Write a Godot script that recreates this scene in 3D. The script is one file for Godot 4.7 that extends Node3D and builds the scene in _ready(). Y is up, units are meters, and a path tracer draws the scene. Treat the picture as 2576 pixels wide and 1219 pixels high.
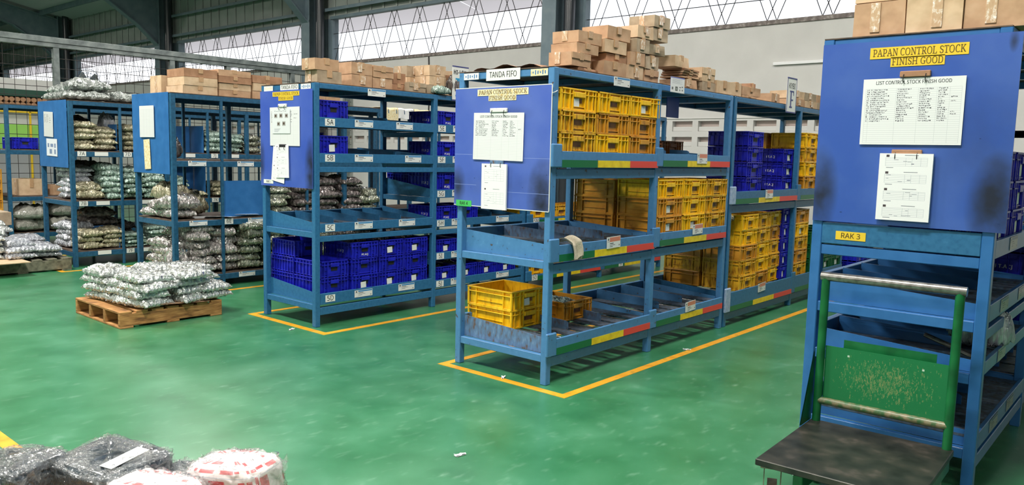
extends Node3D
# A parts store: rows of blue steel racks with crates, cartons and bags on a green floor.
# x runs along the short ends of the racks, z towards the photographer, metres.

var rng := RandomNumberGenerator.new()
var mats := {}
var proto := {}
const ORD := ["first", "second", "third", "fourth", "fifth", "sixth", "seventh", "eighth"]

func _ready():
	rng.seed = 7
	set_camera_and_light()
	make_materials()
	build_room()
	build_floor_lines()
	build_racks()
	build_boards()
	make_crate_protos()
	fill_crates()
	fill_cartons()
	make_bag_protos()
	fill_bags()
	build_pallets()
	build_trolley()
	build_small_things()
	for k in proto:
		proto[k].free()

func set_camera_and_light():
	var cam := Camera3D.new()
	cam.name = "camera"
	cam.fov = 34.2376
	cam.near = 0.05
	cam.far = 200.0
	cam.transform = Transform3D(Basis(Vector3(0.756101, 0.0236297, -0.654028), Vector3(-0.0897717, 0.9936463, -0.0678822), Vector3(0.6482687, 0.110039, 0.7534183)).orthonormalized(), Vector3(0, 1.5, 0))
	add_child(cam)
	cam.current = true
	var sm := ProceduralSkyMaterial.new()
	sm.sky_top_color = Color(0.80, 0.86, 0.93)
	sm.sky_horizon_color = Color(0.97, 0.97, 0.97)
	sm.ground_horizon_color = Color(0.80, 0.80, 0.78)
	sm.ground_bottom_color = Color(0.45, 0.45, 0.43)
	sm.energy_multiplier = 2.2
	sm.sun_angle_max = 1.0
	var sky := Sky.new()
	sky.sky_material = sm
	var env := Environment.new()
	env.background_mode = Environment.BG_SKY
	env.sky = sky
	env.tonemap_mode = Environment.TONE_MAPPER_LINEAR
	env.tonemap_exposure = 1.0
	env.sdfgi_enabled = true
	env.ssao_enabled = true
	env.ssil_enabled = true
	var we := WorldEnvironment.new()
	we.name = "environment"
	we.environment = env
	add_child(we)
	# ceiling lamps: a strip of daylight-white lamps over the open floor, more over the racks
	var spots := [[-9.4, -0.8, 128.0], [-4.6, -0.9, 56.0], [-1.4, -1.4, 86.0], [-16.5, 0.6, 84.0], [-7.0, -6.6, 46.0], [-13.0, -6.6, 50.0], [-1.5, -6.8, 80.0], [-4.5, 8.0, 80.0], [-12.0, 8.0, 80.0], [3.0, 7.0, 90.0], [-25.5, -3.2, 110.0]]
	var row := 0
	for s in spots:
		row += 1
		ceiling_lamp(Vector3(s[0], 6.2, s[1]), s[2] * 0.40, row)

func ceiling_lamp(at: Vector3, energy: float, k: int):
	var where := ["over the open floor by the bag pallet", "over the aisle mouth by the trolley", "over the floor beyond the trolley", "over the floor by the wire cage", "over the racks with blue crates", "over the racks with plastic bags", "over the racks with yellow crates", "at the far side of the hall, middle of three", "at the far side of the hall, on the cage side", "at the far side of the hall, on the trolley side", "beyond the wire cage"]
	var t := thing("ceiling_lamp", "long white ceiling lamp hung " + where[k - 1], "ceiling lamp", at)
	var hs := MB.new()
	hs.box(Vector3(-0.72, 0.02, -0.2), Vector3(0.72, 0.1, 0.2), 0.01)
	var white := StandardMaterial3D.new()
	white.albedo_color = Color(0.85, 0.86, 0.86)
	obj("housing", hs.done(), white, t)
	var df := MB.new()
	df.box(Vector3(-0.68, 0.0, -0.17), Vector3(0.68, 0.02, 0.17), 0.004)
	var gl := StandardMaterial3D.new()
	gl.albedo_color = Color(0.9, 0.9, 0.9)
	gl.emission_enabled = true
	gl.emission = Color(1.0, 0.98, 0.95)
	gl.emission_energy_multiplier = 4.0
	obj("diffuser", df.done(), gl, t)
	for sx in [-0.6, 0.6]:
		var rod := MB.new()
		rod.tube([Vector3(sx, 0.1, 0), Vector3(sx, 0.9, 0)], 0.008, 6)
		obj("hanger", rod.done(), white, t)
	var l := AreaLight3D.new()
	l.name = "light"
	l.area_size = Vector2(1.3, 0.32)
	l.light_color = Color(1.0, 0.975, 0.94)
	l.light_energy = energy
	l.area_range = 40.0
	l.area_attenuation = 2.0
	l.shadow_enabled = true
	l.rotation = Vector3(-PI / 2, 0, 0)
	l.position = Vector3(0, -0.02, 0)
	t.add_child(l)
	# the slot that lets a little light up to the roof
	var up := AreaLight3D.new()
	up.name = "uplight"
	up.area_size = Vector2(1.3, 0.1)
	up.light_color = l.light_color
	up.light_energy = energy * 0.20
	up.area_range = 40.0
	up.area_attenuation = 2.0
	up.shadow_enabled = true
	up.rotation = Vector3(PI / 2, 0, 0)
	up.position = Vector3(0, 0.12, 0)
	t.add_child(up)
	bx("uplight_slot", Vector3(-0.65, 0.1, -0.05), Vector3(0.65, 0.105, 0.05), gl, t, 0.0)

# ---------------------------------------------------------------- helpers
class MB:
	var v := PackedVector3Array()
	var n := PackedVector3Array()
	var uv := PackedVector2Array()
	func tri(a, b, c, na, nb, nc, ua, ub, uc):   # counter-clockwise seen from outside
		v.append(a); v.append(c); v.append(b)
		n.append(na); n.append(nc); n.append(nb)
		uv.append(ua); uv.append(uc); uv.append(ub)
	func quad(a: Vector3, b: Vector3, c: Vector3, d: Vector3, u0 := Vector2(0, 0), u1 := Vector2(1, 1)):
		var nn := (b - a).cross(c - a).normalized()
		var ua := Vector2(u0.x, u1.y)
		var uc := Vector2(u1.x, u0.y)
		tri(a, b, c, nn, nn, nn, ua, u1, uc)
		tri(a, c, d, nn, nn, nn, ua, uc, u0)
	func out_poly(pts: Array, mid: Vector3, flat: Vector3):
		var nn: Vector3 = (pts[1] - pts[0]).cross(pts[2] - pts[0]).normalized()
		var p := pts.duplicate()
		if nn.dot((pts[0] + pts[2]) * 0.5 - mid) < 0.0:
			p.reverse()
			nn = -nn
		var us := []
		var ax := absf(flat.x)
		var ay := absf(flat.y)
		var az := absf(flat.z)
		for q in p:
			if ay >= ax and ay >= az:
				us.append(Vector2(q.x, q.z))
			elif ax >= az:
				us.append(Vector2(-q.z, -q.y))
			else:
				us.append(Vector2(q.x, -q.y))
		for k in range(1, p.size() - 1):
			tri(p[0], p[k], p[k + 1], nn, nn, nn, us[0], us[k], us[k + 1])
	func box(mn: Vector3, mx: Vector3, ch := 0.0, xf := Transform3D()):
		var c := (mn + mx) * 0.5
		var h := (mx - mn).abs() * 0.5
		ch = minf(ch, minf(h.x, minf(h.y, h.z)) * 0.8)
		var P := func(s: Vector3, axis: int) -> Vector3:
			var q := Vector3()
			for i in 3:
				q[i] = s[i] * (h[i] if (i == axis or ch <= 0.0) else h[i] - ch)
			return xf * (c + q)
		var mid: Vector3 = xf * c
		for a in 3:
			var b := (a + 1) % 3
			var d := (a + 2) % 3
			for s in [-1.0, 1.0]:
				var pts := []
				for e in [[-1.0, -1.0], [1.0, -1.0], [1.0, 1.0], [-1.0, 1.0]]:
					var q := Vector3()
					q[a] = s
					q[b] = e[0]
					q[d] = e[1]
					pts.append(P.call(q, a))
				var fl := Vector3()
				fl[a] = 1.0
				out_poly(pts, mid, fl)
			if ch > 0.0:
				for sb in [-1.0, 1.0]:
					for sd in [-1.0, 1.0]:
						var q0 := Vector3()
						q0[a] = -1.0
						q0[b] = sb
						q0[d] = sd
						var q1 := q0
						q1[a] = 1.0
						var fb := Vector3()
						fb[b] = 1.0
						out_poly([P.call(q0, b), P.call(q1, b), P.call(q1, d), P.call(q0, d)], mid, fb)
		if ch > 0.0:
			for sx in [-1.0, 1.0]:
				for sy in [-1.0, 1.0]:
					for sz in [-1.0, 1.0]:
						var q := Vector3(sx, sy, sz)
						out_poly([P.call(q, 0), P.call(q, 1), P.call(q, 2)], mid, Vector3(0, 1, 0))
	func tube(pts: Array, r: float, sides := 8, r_end := -1.0):
		var rings := []
		var norms := []
		var a := Vector3()
		for i in pts.size():
			var t: Vector3 = (pts[mini(i + 1, pts.size() - 1)] - pts[maxi(i - 1, 0)]).normalized()
			if i == 0:
				a = t.cross(Vector3(0.31, 0.82, 0.47))
				if a.length() < 0.1:
					a = t.cross(Vector3(1, 0, 0))
			a = (a - t * a.dot(t)).normalized()
			var b := t.cross(a)
			var rr := r if r_end < 0.0 else lerpf(r, r_end, float(i) / maxf(1.0, pts.size() - 1.0))
			var ring := []
			var nr := []
			for k in sides:
				var w := TAU * k / sides
				var dn := a * cos(w) + b * sin(w)
				ring.append(pts[i] + dn * rr)
				nr.append(dn)
			rings.append(ring)
			norms.append(nr)
		for i in pts.size() - 1:
			for k in sides:
				var k2 := (k + 1) % sides
				four(rings[i][k], rings[i][k2], rings[i + 1][k2], rings[i + 1][k], norms[i][k], norms[i][k2], norms[i + 1][k2], norms[i + 1][k])
		for e in [0, pts.size() - 1]:
			var away: Vector3 = (pts[e] - pts[1 if e == 0 else pts.size() - 2])
			for k in range(1, sides - 1):
				out_poly([rings[e][0], rings[e][k], rings[e][k + 1]], pts[e] - away, Vector3(0, 1, 0))
	func four(a, b, c, d, na, nb, nc, nd):
		var g: Vector3 = (b - a).cross(c - a)
		if g.dot(na) < 0.0:
			tri(a, c, b, na, nc, nb, Vector2(), Vector2(), Vector2())
			tri(a, d, c, na, nd, nc, Vector2(), Vector2(), Vector2())
		else:
			tri(a, b, c, na, nb, nc, Vector2(), Vector2(), Vector2())
			tri(a, c, d, na, nc, nd, Vector2(), Vector2(), Vector2())
	func grid(f: Callable, nu: int, nv: int):   # f(u, v) with u, v in 0..1; normal (dv x du) outwards
		var p := []
		for j in nv + 1:
			for i in nu + 1:
				p.append(f.call(float(i) / nu, float(j) / nv))
		var nn := []
		for j in nv + 1:
			for i in nu + 1:
				var du: Vector3 = p[j * (nu + 1) + mini(i + 1, nu)] - p[j * (nu + 1) + maxi(i - 1, 0)]
				var dv: Vector3 = p[mini(j + 1, nv) * (nu + 1) + i] - p[maxi(j - 1, 0) * (nu + 1) + i]
				nn.append(dv.cross(du).normalized())
		for j in nv:
			for i in nu:
				var a := j * (nu + 1) + i
				var b := a + 1
				var c := a + nu + 1
				var d := c + 1
				var ua := Vector2(float(i) / nu, float(j) / nv)
				var ud := Vector2(float(i + 1) / nu, float(j + 1) / nv)
				tri(p[a], p[c], p[d], nn[a], nn[c], nn[d], ua, Vector2(ua.x, ud.y), ud)
				tri(p[a], p[d], p[b], nn[a], nn[d], nn[b], ua, ud, Vector2(ud.x, ua.y))
	func done() -> ArrayMesh:
		var arr := []
		arr.resize(Mesh.ARRAY_MAX)
		arr[Mesh.ARRAY_VERTEX] = v
		arr[Mesh.ARRAY_NORMAL] = n
		arr[Mesh.ARRAY_TEX_UV] = uv
		var m := ArrayMesh.new()
		m.add_surface_from_arrays(Mesh.PRIMITIVE_TRIANGLES, arr)
		return m

func thing(called: String, label: String, category: String, at := Vector3.ZERO, group := "") -> Node3D:
	var o := Node3D.new()
	o.name = called
	add_child(o, true)
	o.position = at
	tag(o, label, category, group)
	return o

func tag(o: Node, label: String, category: String, group := ""):
	o.set_meta("label", label)
	o.set_meta("category", category)
	if group != "":
		o.set_meta("group", group)

func obj(called: String, mesh: Mesh, m: Material, parent: Node = self, at := Vector3.ZERO) -> MeshInstance3D:
	var o := MeshInstance3D.new()
	o.name = called
	o.mesh = mesh
	o.material_override = m
	o.position = at
	parent.add_child(o, true)
	return o

func struct(called: String, mesh: Mesh, m: Material, label := "", parent: Node = self) -> MeshInstance3D:
	var o := obj(called, mesh, m, parent)
	if parent == self:
		o.set_meta("kind", "structure")
		o.set_meta("label", label)
	return o

var box_cache := {}
func box_mesh(size: Vector3, ch: float) -> ArrayMesh:
	var key := "%.4f %.4f %.4f %.4f" % [size.x, size.y, size.z, ch]
	if not box_cache.has(key):
		var b := MB.new()
		b.box(-size * 0.5, size * 0.5, ch)
		box_cache[key] = b.done()
	return box_cache[key]

func bx(called: String, mn: Vector3, mx: Vector3, m: Material, parent: Node, ch := 0.003) -> MeshInstance3D:   # mn, mx in the parent's own space
	return obj(called, box_mesh((mx - mn).abs(), ch), m, parent, (mn + mx) * 0.5)

func lettering(text: String, high: float, m: Material, parent: Node, at: Vector3, turn := 0.0, font := "Droid Sans", wide := 0.0, weight := 400) -> MeshInstance3D:   # flat letters facing +z, turned about y
	var t := TextMesh.new()
	var f := SystemFont.new()
	f.font_names = PackedStringArray([font])
	f.font_weight = weight
	t.font = f
	t.font_size = 32
	t.text = text
	t.depth = 0.0006
	t.curve_step = 4.0
	t.pixel_size = high / 23.0
	t.horizontal_alignment = HORIZONTAL_ALIGNMENT_CENTER
	t.vertical_alignment = VERTICAL_ALIGNMENT_CENTER
	var o := obj("lettering", t, m, parent, at)
	o.rotation.y = turn
	if wide > 0.0:
		var w := t.get_aabb().size.x
		if w > 0.0:
			o.scale.x = wide / w
	return o

func jit(a: float) -> float:
	return rng.randf_range(-a, a)

# ---------------------------------------------------------------- materials
func noise_tex(freq: float, seed_: int, ramp: Array, size := 512, octaves := 4, type := FastNoiseLite.TYPE_SIMPLEX_SMOOTH) -> NoiseTexture2D:
	var f := FastNoiseLite.new()
	f.noise_type = type
	f.frequency = freq
	f.seed = seed_
	f.fractal_octaves = octaves
	var t := NoiseTexture2D.new()
	t.width = size
	t.height = size
	t.seamless = true
	t.noise = f
	if ramp.size() > 0:
		var g := Gradient.new()
		var offs := PackedFloat32Array()
		var cols := PackedColorArray()
		for r in ramp:
			offs.append(r[0])
			cols.append(r[1])
		g.offsets = offs
		g.colors = cols
		t.color_ramp = g
	return t

func bump_tex(freq: float, seed_: int, strength: float, cellular := false, size := 512) -> NoiseTexture2D:
	var f := FastNoiseLite.new()
	f.noise_type = FastNoiseLite.TYPE_CELLULAR if cellular else FastNoiseLite.TYPE_SIMPLEX_SMOOTH
	if cellular:
		f.cellular_return_type = FastNoiseLite.RETURN_DISTANCE2_SUB
	f.frequency = freq
	f.seed = seed_
	f.fractal_octaves = 3
	var t := NoiseTexture2D.new()
	t.width = size
	t.height = size
	t.seamless = true
	t.as_normal_map = true
	t.bump_strength = strength
	t.noise = f
	return t

func plain(col: Color, rough := 0.6, metal := 0.0) -> StandardMaterial3D:
	var m := StandardMaterial3D.new()
	m.albedo_color = col
	m.roughness = rough
	m.metallic = metal
	return m

func worn(ramp: Array, freq: float, seed_: int, rough: float, scale: float, world := true, octaves := 4, size := 512) -> StandardMaterial3D:
	var m := StandardMaterial3D.new()
	m.albedo_texture = noise_tex(freq, seed_, ramp, size, octaves)
	m.roughness = rough
	m.uv1_triplanar = true
	m.uv1_world_triplanar = world
	m.uv1_scale = Vector3.ONE * scale
	return m

func make_materials():
	var c := func(r, g, b): return Color8(r, g, b)
	# floor: green epoxy with pale scuffs and dull patches
	var fl := worn([[0.0, c.call(38, 104, 66)], [0.3, c.call(48, 116, 76)], [0.55, c.call(56, 123, 84)], [0.75, c.call(62, 128, 90)], [0.9, c.call(70, 134, 98)], [1.0, c.call(104, 152, 126)]], 0.008, 3, 0.22, 0.24, true, 6, 1024)
	fl.roughness_texture = noise_tex(0.012, 9, [[0.0, Color(0.8, 0.8, 0.8)], [1.0, Color(1, 1, 1)]], 512, 4)
	fl.roughness = 0.34
	fl.roughness_texture_channel = BaseMaterial3D.TEXTURE_CHANNEL_RED
	fl.metallic_specular = 0.7
	fl.detail_enabled = true      # fine pale scuffs, drawn out along the aisles
	fl.detail_blend_mode = BaseMaterial3D.BLEND_MODE_MIX
	var sc := noise_tex(0.05, 13, [[0.0, Color(0.55, 0.72, 0.62, 0.0)], [0.66, Color(0.55, 0.72, 0.62, 0.0)], [0.85, Color(0.55, 0.72, 0.62, 0.16)], [1.0, Color(0.62, 0.76, 0.68, 0.4)]], 512, 5)
	fl.detail_albedo = sc
	fl.detail_uv_layer = BaseMaterial3D.DETAIL_UV_2
	fl.uv2_triplanar = true
	fl.uv2_world_triplanar = true
	fl.uv2_scale = Vector3(0.5, 1.0, 0.22)
	mats.floor = fl
	mats.line = worn([[0.0, c.call(196, 132, 24)], [0.4, c.call(226, 160, 34)], [0.75, c.call(232, 170, 46)], [1.0, c.call(170, 130, 50)]], 0.02, 5, 0.45, 0.6)
	mats.wall = worn([[0.00, c.call(200, 200, 198)], [0.50, c.call(204, 204, 202)], [1.00, c.call(209, 209, 207)]], 0.01, 6, 0.8, 0.3)
	mats.vent = plain(c.call(222, 206, 200), 0.8)
	mats.cladding = worn([[0.0, c.call(142, 150, 146)], [0.5, c.call(152, 160, 155)], [1.0, c.call(164, 170, 166)]], 0.01, 8, 0.6, 0.3)
	mats.roof = plain(c.call(206, 200, 208), 0.7)
	mats.steel = worn([[0.0, c.call(98, 116, 126)], [0.5, c.call(108, 126, 136)], [1.0, c.call(120, 136, 144)]], 0.012, 4, 0.5, 0.5)
	mats.pipe = plain(c.call(52, 56, 62), 0.25)
	mats.sill = worn([[0.0, c.call(96, 86, 84)], [0.6, c.call(128, 120, 116)], [1.0, c.call(190, 186, 180)]], 0.03, 12, 0.7, 0.8)
	mats.bar = plain(c.call(40, 36, 36), 0.6)
	mats.cage = worn([[0.0, c.call(84, 92, 94)], [0.5, c.call(112, 122, 122)], [1.0, c.call(134, 142, 140)]], 0.015, 14, 0.5, 0.7)
	var can := plain(c.call(228, 214, 208), 0.6)
	can.backlight_enabled = true
	can.backlight = Color(0.9, 0.84, 0.82)
	mats.canopy = can
	# rack paints
	mats.blue = worn([[0.00, c.call(30, 84, 128)], [0.20, c.call(40, 98, 142)], [0.50, c.call(46, 106, 150)], [0.80, c.call(50, 110, 155)], [0.93, c.call(60, 120, 164)], [1.00, c.call(110, 150, 180)]], 0.05, 20, 0.38, 1.0)
	mats.blue_worn = worn([[0.00, c.call(84, 70, 66)], [0.10, c.call(84, 70, 66)], [0.13, c.call(64, 112, 158)], [0.20, c.call(72, 126, 176)], [0.80, c.call(77, 132, 182)], [0.94, c.call(92, 146, 192)], [1.00, c.call(150, 182, 206)]], 0.03, 21, 0.44, 1.0)
	mats.blue_dark = worn([[0.00, c.call(26, 70, 102)], [0.50, c.call(34, 86, 120)], [1.00, c.call(46, 100, 136)]], 0.04, 22, 0.42, 1.0)
	mats.blue_plate = worn([[0.00, c.call(44, 100, 160)], [0.50, c.call(50, 108, 170)], [1.00, c.call(58, 116, 178)]], 0.02, 23, 0.32, 0.7)
	mats.rust = worn([[0.00, c.call(92, 70, 64)], [0.22, c.call(100, 84, 82)], [0.34, c.call(92, 110, 138)], [0.60, c.call(92, 124, 162)], [1.00, c.call(128, 152, 182)]], 0.03, 24, 0.55, 1.0)
	mats.rust.uv1_scale = Vector3(1.6, 0.7, 1.6)
	mats.worn_pale = worn([[0.0, c.call(110, 140, 180)], [0.4, c.call(150, 172, 206)], [1.0, c.call(182, 196, 218)]], 0.03, 38, 0.5, 1.6)
	mats.track = worn([[0.0, c.call(60, 48, 46)], [0.5, c.call(70, 82, 98)], [1.0, c.call(90, 116, 144)]], 0.03, 25, 0.5, 1.4)
	mats.deck = worn([[0.0, c.call(52, 40, 34)], [0.5, c.call(86, 70, 60)], [1.0, c.call(110, 92, 80)]], 0.02, 26, 0.7, 1.0)
	mats.board = worn([[0.00, c.call(46, 72, 150)], [0.25, c.call(60, 88, 178)], [0.60, c.call(64, 92, 184)], [1.00, c.call(72, 100, 192)]], 0.02, 27, 0.32, 0.6)
	mats.tape_green = plain(c.call(10, 106, 62), 0.35)
	mats.tape_yellow = worn([[0.0, c.call(214, 180, 20)], [0.6, c.call(238, 208, 28)], [1.0, c.call(244, 218, 60)]], 0.02, 28, 0.35, 1.2)
	mats.tape_red = plain(c.call(224, 70, 60), 0.4)
	mats.white = plain(c.call(226, 228, 226), 0.5)
	mats.ink = plain(c.call(26, 26, 30), 0.6)
	mats.ink_brown = plain(c.call(84, 62, 18), 0.6)
	mats.label_yellow = plain(c.call(232, 196, 52), 0.45)
	mats.label_cream = worn([[0.0, c.call(206, 170, 96)], [0.4, c.call(228, 214, 170)], [1.0, c.call(240, 236, 220)]], 0.03, 29, 0.4, 2.0)
	mats.label_green = plain(c.call(70, 188, 96), 0.45)
	mats.cyan = plain(c.call(40, 150, 200), 0.5)
	mats.navy = plain(c.call(70, 76, 132), 0.5)
	mats.blue_ink = plain(c.call(40, 110, 170), 0.5)
	# crates
	mats.crate_yellow = worn([[0.00, c.call(150, 96, 14)], [0.18, c.call(222, 164, 20)], [0.40, c.call(240, 188, 24)], [0.80, c.call(246, 198, 30)], [1.00, c.call(250, 210, 60)]], 0.02, 30, 0.38, 1.0)
	mats.crate_dirty = worn([[0.00, c.call(80, 50, 18)], [0.20, c.call(170, 114, 24)], [0.42, c.call(218, 164, 32)], [0.80, c.call(232, 182, 42)], [1.00, c.call(222, 190, 110)]], 0.02, 31, 0.42, 1.0)
	mats.crate_orange = worn([[0.00, c.call(130, 80, 24)], [0.30, c.call(196, 134, 36)], [0.60, c.call(208, 146, 44)], [1.00, c.call(220, 164, 70)]], 0.012, 32, 0.34, 1.0)
	for k in ["crate_yellow", "crate_dirty"]:
		mats[k].uv1_scale = Vector3(3.0, 0.8, 3.0)
	mats.crate_brown = worn([[0.0, c.call(70, 38, 14)], [0.5, c.call(140, 82, 34)], [1.0, c.call(170, 106, 50)]], 0.014, 33, 0.45, 1.5)
	mats.crate_blue = worn([[0.0, c.call(14, 16, 110)], [0.5, c.call(22, 28, 172)], [1.0, c.call(34, 42, 196)]], 0.012, 34, 0.35, 1.4)
	mats.crate_green = worn([[0.0, c.call(6, 62, 34)], [0.5, c.call(10, 92, 50)], [1.0, c.call(20, 112, 64)]], 0.012, 35, 0.4, 1.4)
	# cardboard
	var cr := bump_tex(0.012, 41, 5.0)
	for q in [["carton", c.call(172, 136, 106), c.call(188, 152, 120), 40], ["carton_pale", c.call(190, 160, 128), c.call(208, 180, 148), 42], ["carton_red", c.call(150, 110, 82), c.call(170, 128, 98), 43], ["carton_grey", c.call(152, 134, 112), c.call(172, 154, 130), 44]]:
		var m := worn([[0.0, q[1]], [0.6, q[2]], [1.0, q[2].lightened(0.08)]], 0.012, q[3], 0.75, 1.3)
		m.normal_enabled = true
		m.normal_texture = cr
		m.normal_scale = 0.35
		mats[q[0]] = m
	mats.carton_inside = plain(c.call(120, 84, 54), 0.8)
	var tp := worn([[0.00, c.call(176, 140, 104)], [0.50, c.call(188, 152, 116)], [1.00, c.call(198, 164, 130)]], 0.05, 45, 0.2, 2.0)
	mats.tape = tp
	var ts := worn([[0.00, c.call(190, 158, 126)], [0.55, c.call(202, 172, 142)], [0.62, c.call(232, 224, 214)], [0.68, c.call(206, 178, 150)], [0.80, c.call(240, 238, 232)], [1.00, c.call(246, 244, 240)]], 0.03, 46, 0.16, 2.4)
	ts.uv1_scale = Vector3(2.4, 1.4, 2.4)
	mats.tape_torn = ts
	# bags
	var crinkle := bump_tex(0.03, 50, 14.0, true)
	var fine := bump_tex(0.035, 51, 12.0, true)
	var bag := func(dark: Color, mid: Color, light: Color, metal: float, rough: float, sd: int, nm: Texture2D, sc: float) -> StandardMaterial3D:
		var m := worn([[0.0, dark], [0.35, mid], [0.62, mid.lerp(light, 0.6)], [1.0, light]], 0.03, sd, rough, 1.6, false, 4, 256)
		m.metallic = metal
		m.normal_enabled = true
		m.normal_texture = nm
		m.normal_scale = sc
		m.clearcoat_enabled = true
		m.clearcoat = 1.0
		m.clearcoat_roughness = 0.08
		return m
	mats.bag_silver = bag.call(c.call(84, 88, 86), c.call(186, 192, 190), c.call(232, 236, 234), 0.45, 0.24, 60, crinkle, 1.2)
	mats.bag_mint = bag.call(c.call(58, 78, 72), c.call(140, 166, 156), c.call(206, 224, 214), 0.35, 0.26, 61, fine, 1.2)
	mats.bag_beige = bag.call(c.call(72, 68, 50), c.call(150, 144, 116), c.call(214, 208, 182), 0.35, 0.26, 62, fine, 1.2)
	mats.bag_smoke = bag.call(c.call(30, 26, 28), c.call(74, 66, 66), c.call(150, 140, 138), 0.35, 0.26, 63, fine, 1.2)
	mats.bag_grey = bag.call(c.call(94, 98, 108), c.call(166, 170, 180), c.call(218, 222, 228), 0.25, 0.26, 64, fine, 1.2)
	mats.bag_tube = bag.call(c.call(56, 50, 50), c.call(150, 144, 142), c.call(226, 222, 220), 0.5, 0.24, 65, crinkle, 1.3)
	mats.bag_olive = bag.call(c.call(44, 44, 34), c.call(116, 118, 100), c.call(204, 210, 194), 0.5, 0.24, 66, crinkle, 1.3)
	mats.bag_black = bag.call(c.call(24, 28, 34), c.call(46, 54, 62), c.call(84, 92, 100), 0.1, 0.22, 67, fine, 0.6)
	mats.bag_sack = bag.call(c.call(96, 96, 88), c.call(134, 134, 126), c.call(164, 164, 156), 0.0, 0.5, 68, fine, 0.6)
	mats.bag_clear = bag.call(c.call(58, 64, 62), c.call(112, 118, 116), c.call(196, 202, 200), 0.25, 0.26, 69, fine, 1.2)
	mats.tube_metal = plain(c.call(226, 226, 222), 0.22, 0.85)
	var film := StandardMaterial3D.new()
	film.albedo_color = Color(0.95, 0.97, 0.97, 0.06)
	film.transparency = BaseMaterial3D.TRANSPARENCY_ALPHA
	film.roughness = 0.14
	film.normal_enabled = true
	film.normal_texture = fine
	film.normal_scale = 1.0
	film.uv1_triplanar = true
	film.uv1_scale = Vector3.ONE * 2.0
	film.metallic_specular = 0.7
	mats.film = film
	# wood, trolley and the rest
	mats.wood = worn([[0.0, c.call(92, 60, 34)], [0.4, c.call(156, 110, 62)], [0.7, c.call(182, 134, 80)], [1.0, c.call(200, 154, 98)]], 0.02, 70, 0.7, 1.2)
	mats.wood.uv1_scale = Vector3(0.5, 3.0, 0.5)
	mats.wood_grey = worn([[0.0, c.call(70, 68, 56)], [0.5, c.call(110, 108, 92)], [1.0, c.call(136, 132, 114)]], 0.02, 71, 0.8, 1.2)
	mats.green_paint = worn([[0.0, c.call(12, 74, 40)], [0.5, c.call(20, 104, 56)], [1.0, c.call(34, 122, 70)]], 0.01, 72, 0.32, 1.0)
	mats.bare_steel = worn([[0.0, c.call(84, 82, 78)], [0.5, c.call(140, 138, 134)], [1.0, c.call(176, 174, 170)]], 0.03, 73, 0.28, 1.5)
	mats.bare_steel.metallic = 0.8
	mats.worn_tube = worn([[0.0, c.call(40, 92, 52)], [0.4, c.call(70, 104, 66)], [0.6, c.call(128, 120, 92)], [1.0, c.call(150, 142, 116)]], 0.03, 74, 0.35, 1.4)
	mats.platform = worn([[0.0, c.call(30, 34, 32)], [0.4, c.call(48, 52, 48)], [0.7, c.call(64, 64, 58)], [1.0, c.call(100, 92, 86)]], 0.012, 75, 0.42, 1.0)
	mats.platform.metallic = 0.3
	mats.zinc = worn([[0.0, c.call(120, 112, 98)], [0.5, c.call(160, 150, 134)], [1.0, c.call(190, 184, 170)]], 0.02, 76, 0.4, 2.0)
	mats.zinc.metallic = 0.4
	mats.cloth = worn([[0.0, c.call(158, 148, 130)], [0.5, c.call(188, 178, 158)], [1.0, c.call(206, 198, 182)]], 0.05, 77, 0.95, 3.0)
	mats.rubber = plain(c.call(40, 40, 42), 0.7)
	mats.paper = plain(c.call(232, 234, 236), 0.35)
	mats.grey = plain(c.call(150, 152, 156), 0.5)
	mats.lime = plain(c.call(140, 196, 90), 0.5)
	mats.yellow_rail = plain(c.call(214, 178, 40), 0.4)
	mats.dark_green = plain(c.call(30, 70, 58), 0.7)

func picture(img: Image, rough := 0.4, coat := false) -> StandardMaterial3D:
	var m := StandardMaterial3D.new()
	m.albedo_texture = ImageTexture.create_from_image(img)
	m.roughness = rough
	if coat:
		m.clearcoat_enabled = true
		m.clearcoat = 0.8
		m.clearcoat_roughness = 0.1
	return m

func table_print(w: int, h: int, top: float, rows: int, cols: Array, filled: int, sd: int, ink := Color(0.12, 0.12, 0.16)) -> Image:   # a ruled sheet with handwriting in its first rows
	var im := Image.create(w, h, false, Image.FORMAT_RGBA8)
	im.fill(Color8(232, 234, 236))
	var r := RandomNumberGenerator.new()
	r.seed = sd
	var y0 := int(h * top)
	var step := float(h - y0 - h * 0.03) / rows
	var grey := Color8(186, 190, 196)
	for k in rows + 1:
		im.fill_rect(Rect2i(int(w * 0.03), y0 + int(step * k), int(w * 0.94), 1), grey)
	for x in cols:
		im.fill_rect(Rect2i(int(w * x), y0, 1, int(step * rows)), grey)
	for k in filled:
		for ci in cols.size() - 1:
			var a: float = w * (cols[ci] + 0.015)
			var wide: float = w * (cols[ci + 1] - cols[ci]) * r.randf_range(0.3, 0.75)
			if ci > 0 and ci == cols.size() - 2 and r.randf() < 0.7:
				continue
			var x := a
			while x < a + wide:
				var cw := r.randf_range(w * 0.004, w * 0.014)
				var ch := step * r.randf_range(0.35, 0.62)
				im.fill_rect(Rect2i(int(x), y0 + int(step * k + step * 0.25 + r.randf_range(0.0, 2.0)), maxi(1, int(cw)), maxi(1, int(ch))), ink.lerp(Color8(232, 234, 236), r.randf_range(0.05, 0.5)))
				x += cw + r.randf_range(w * 0.002, w * 0.008)
	return im

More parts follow.
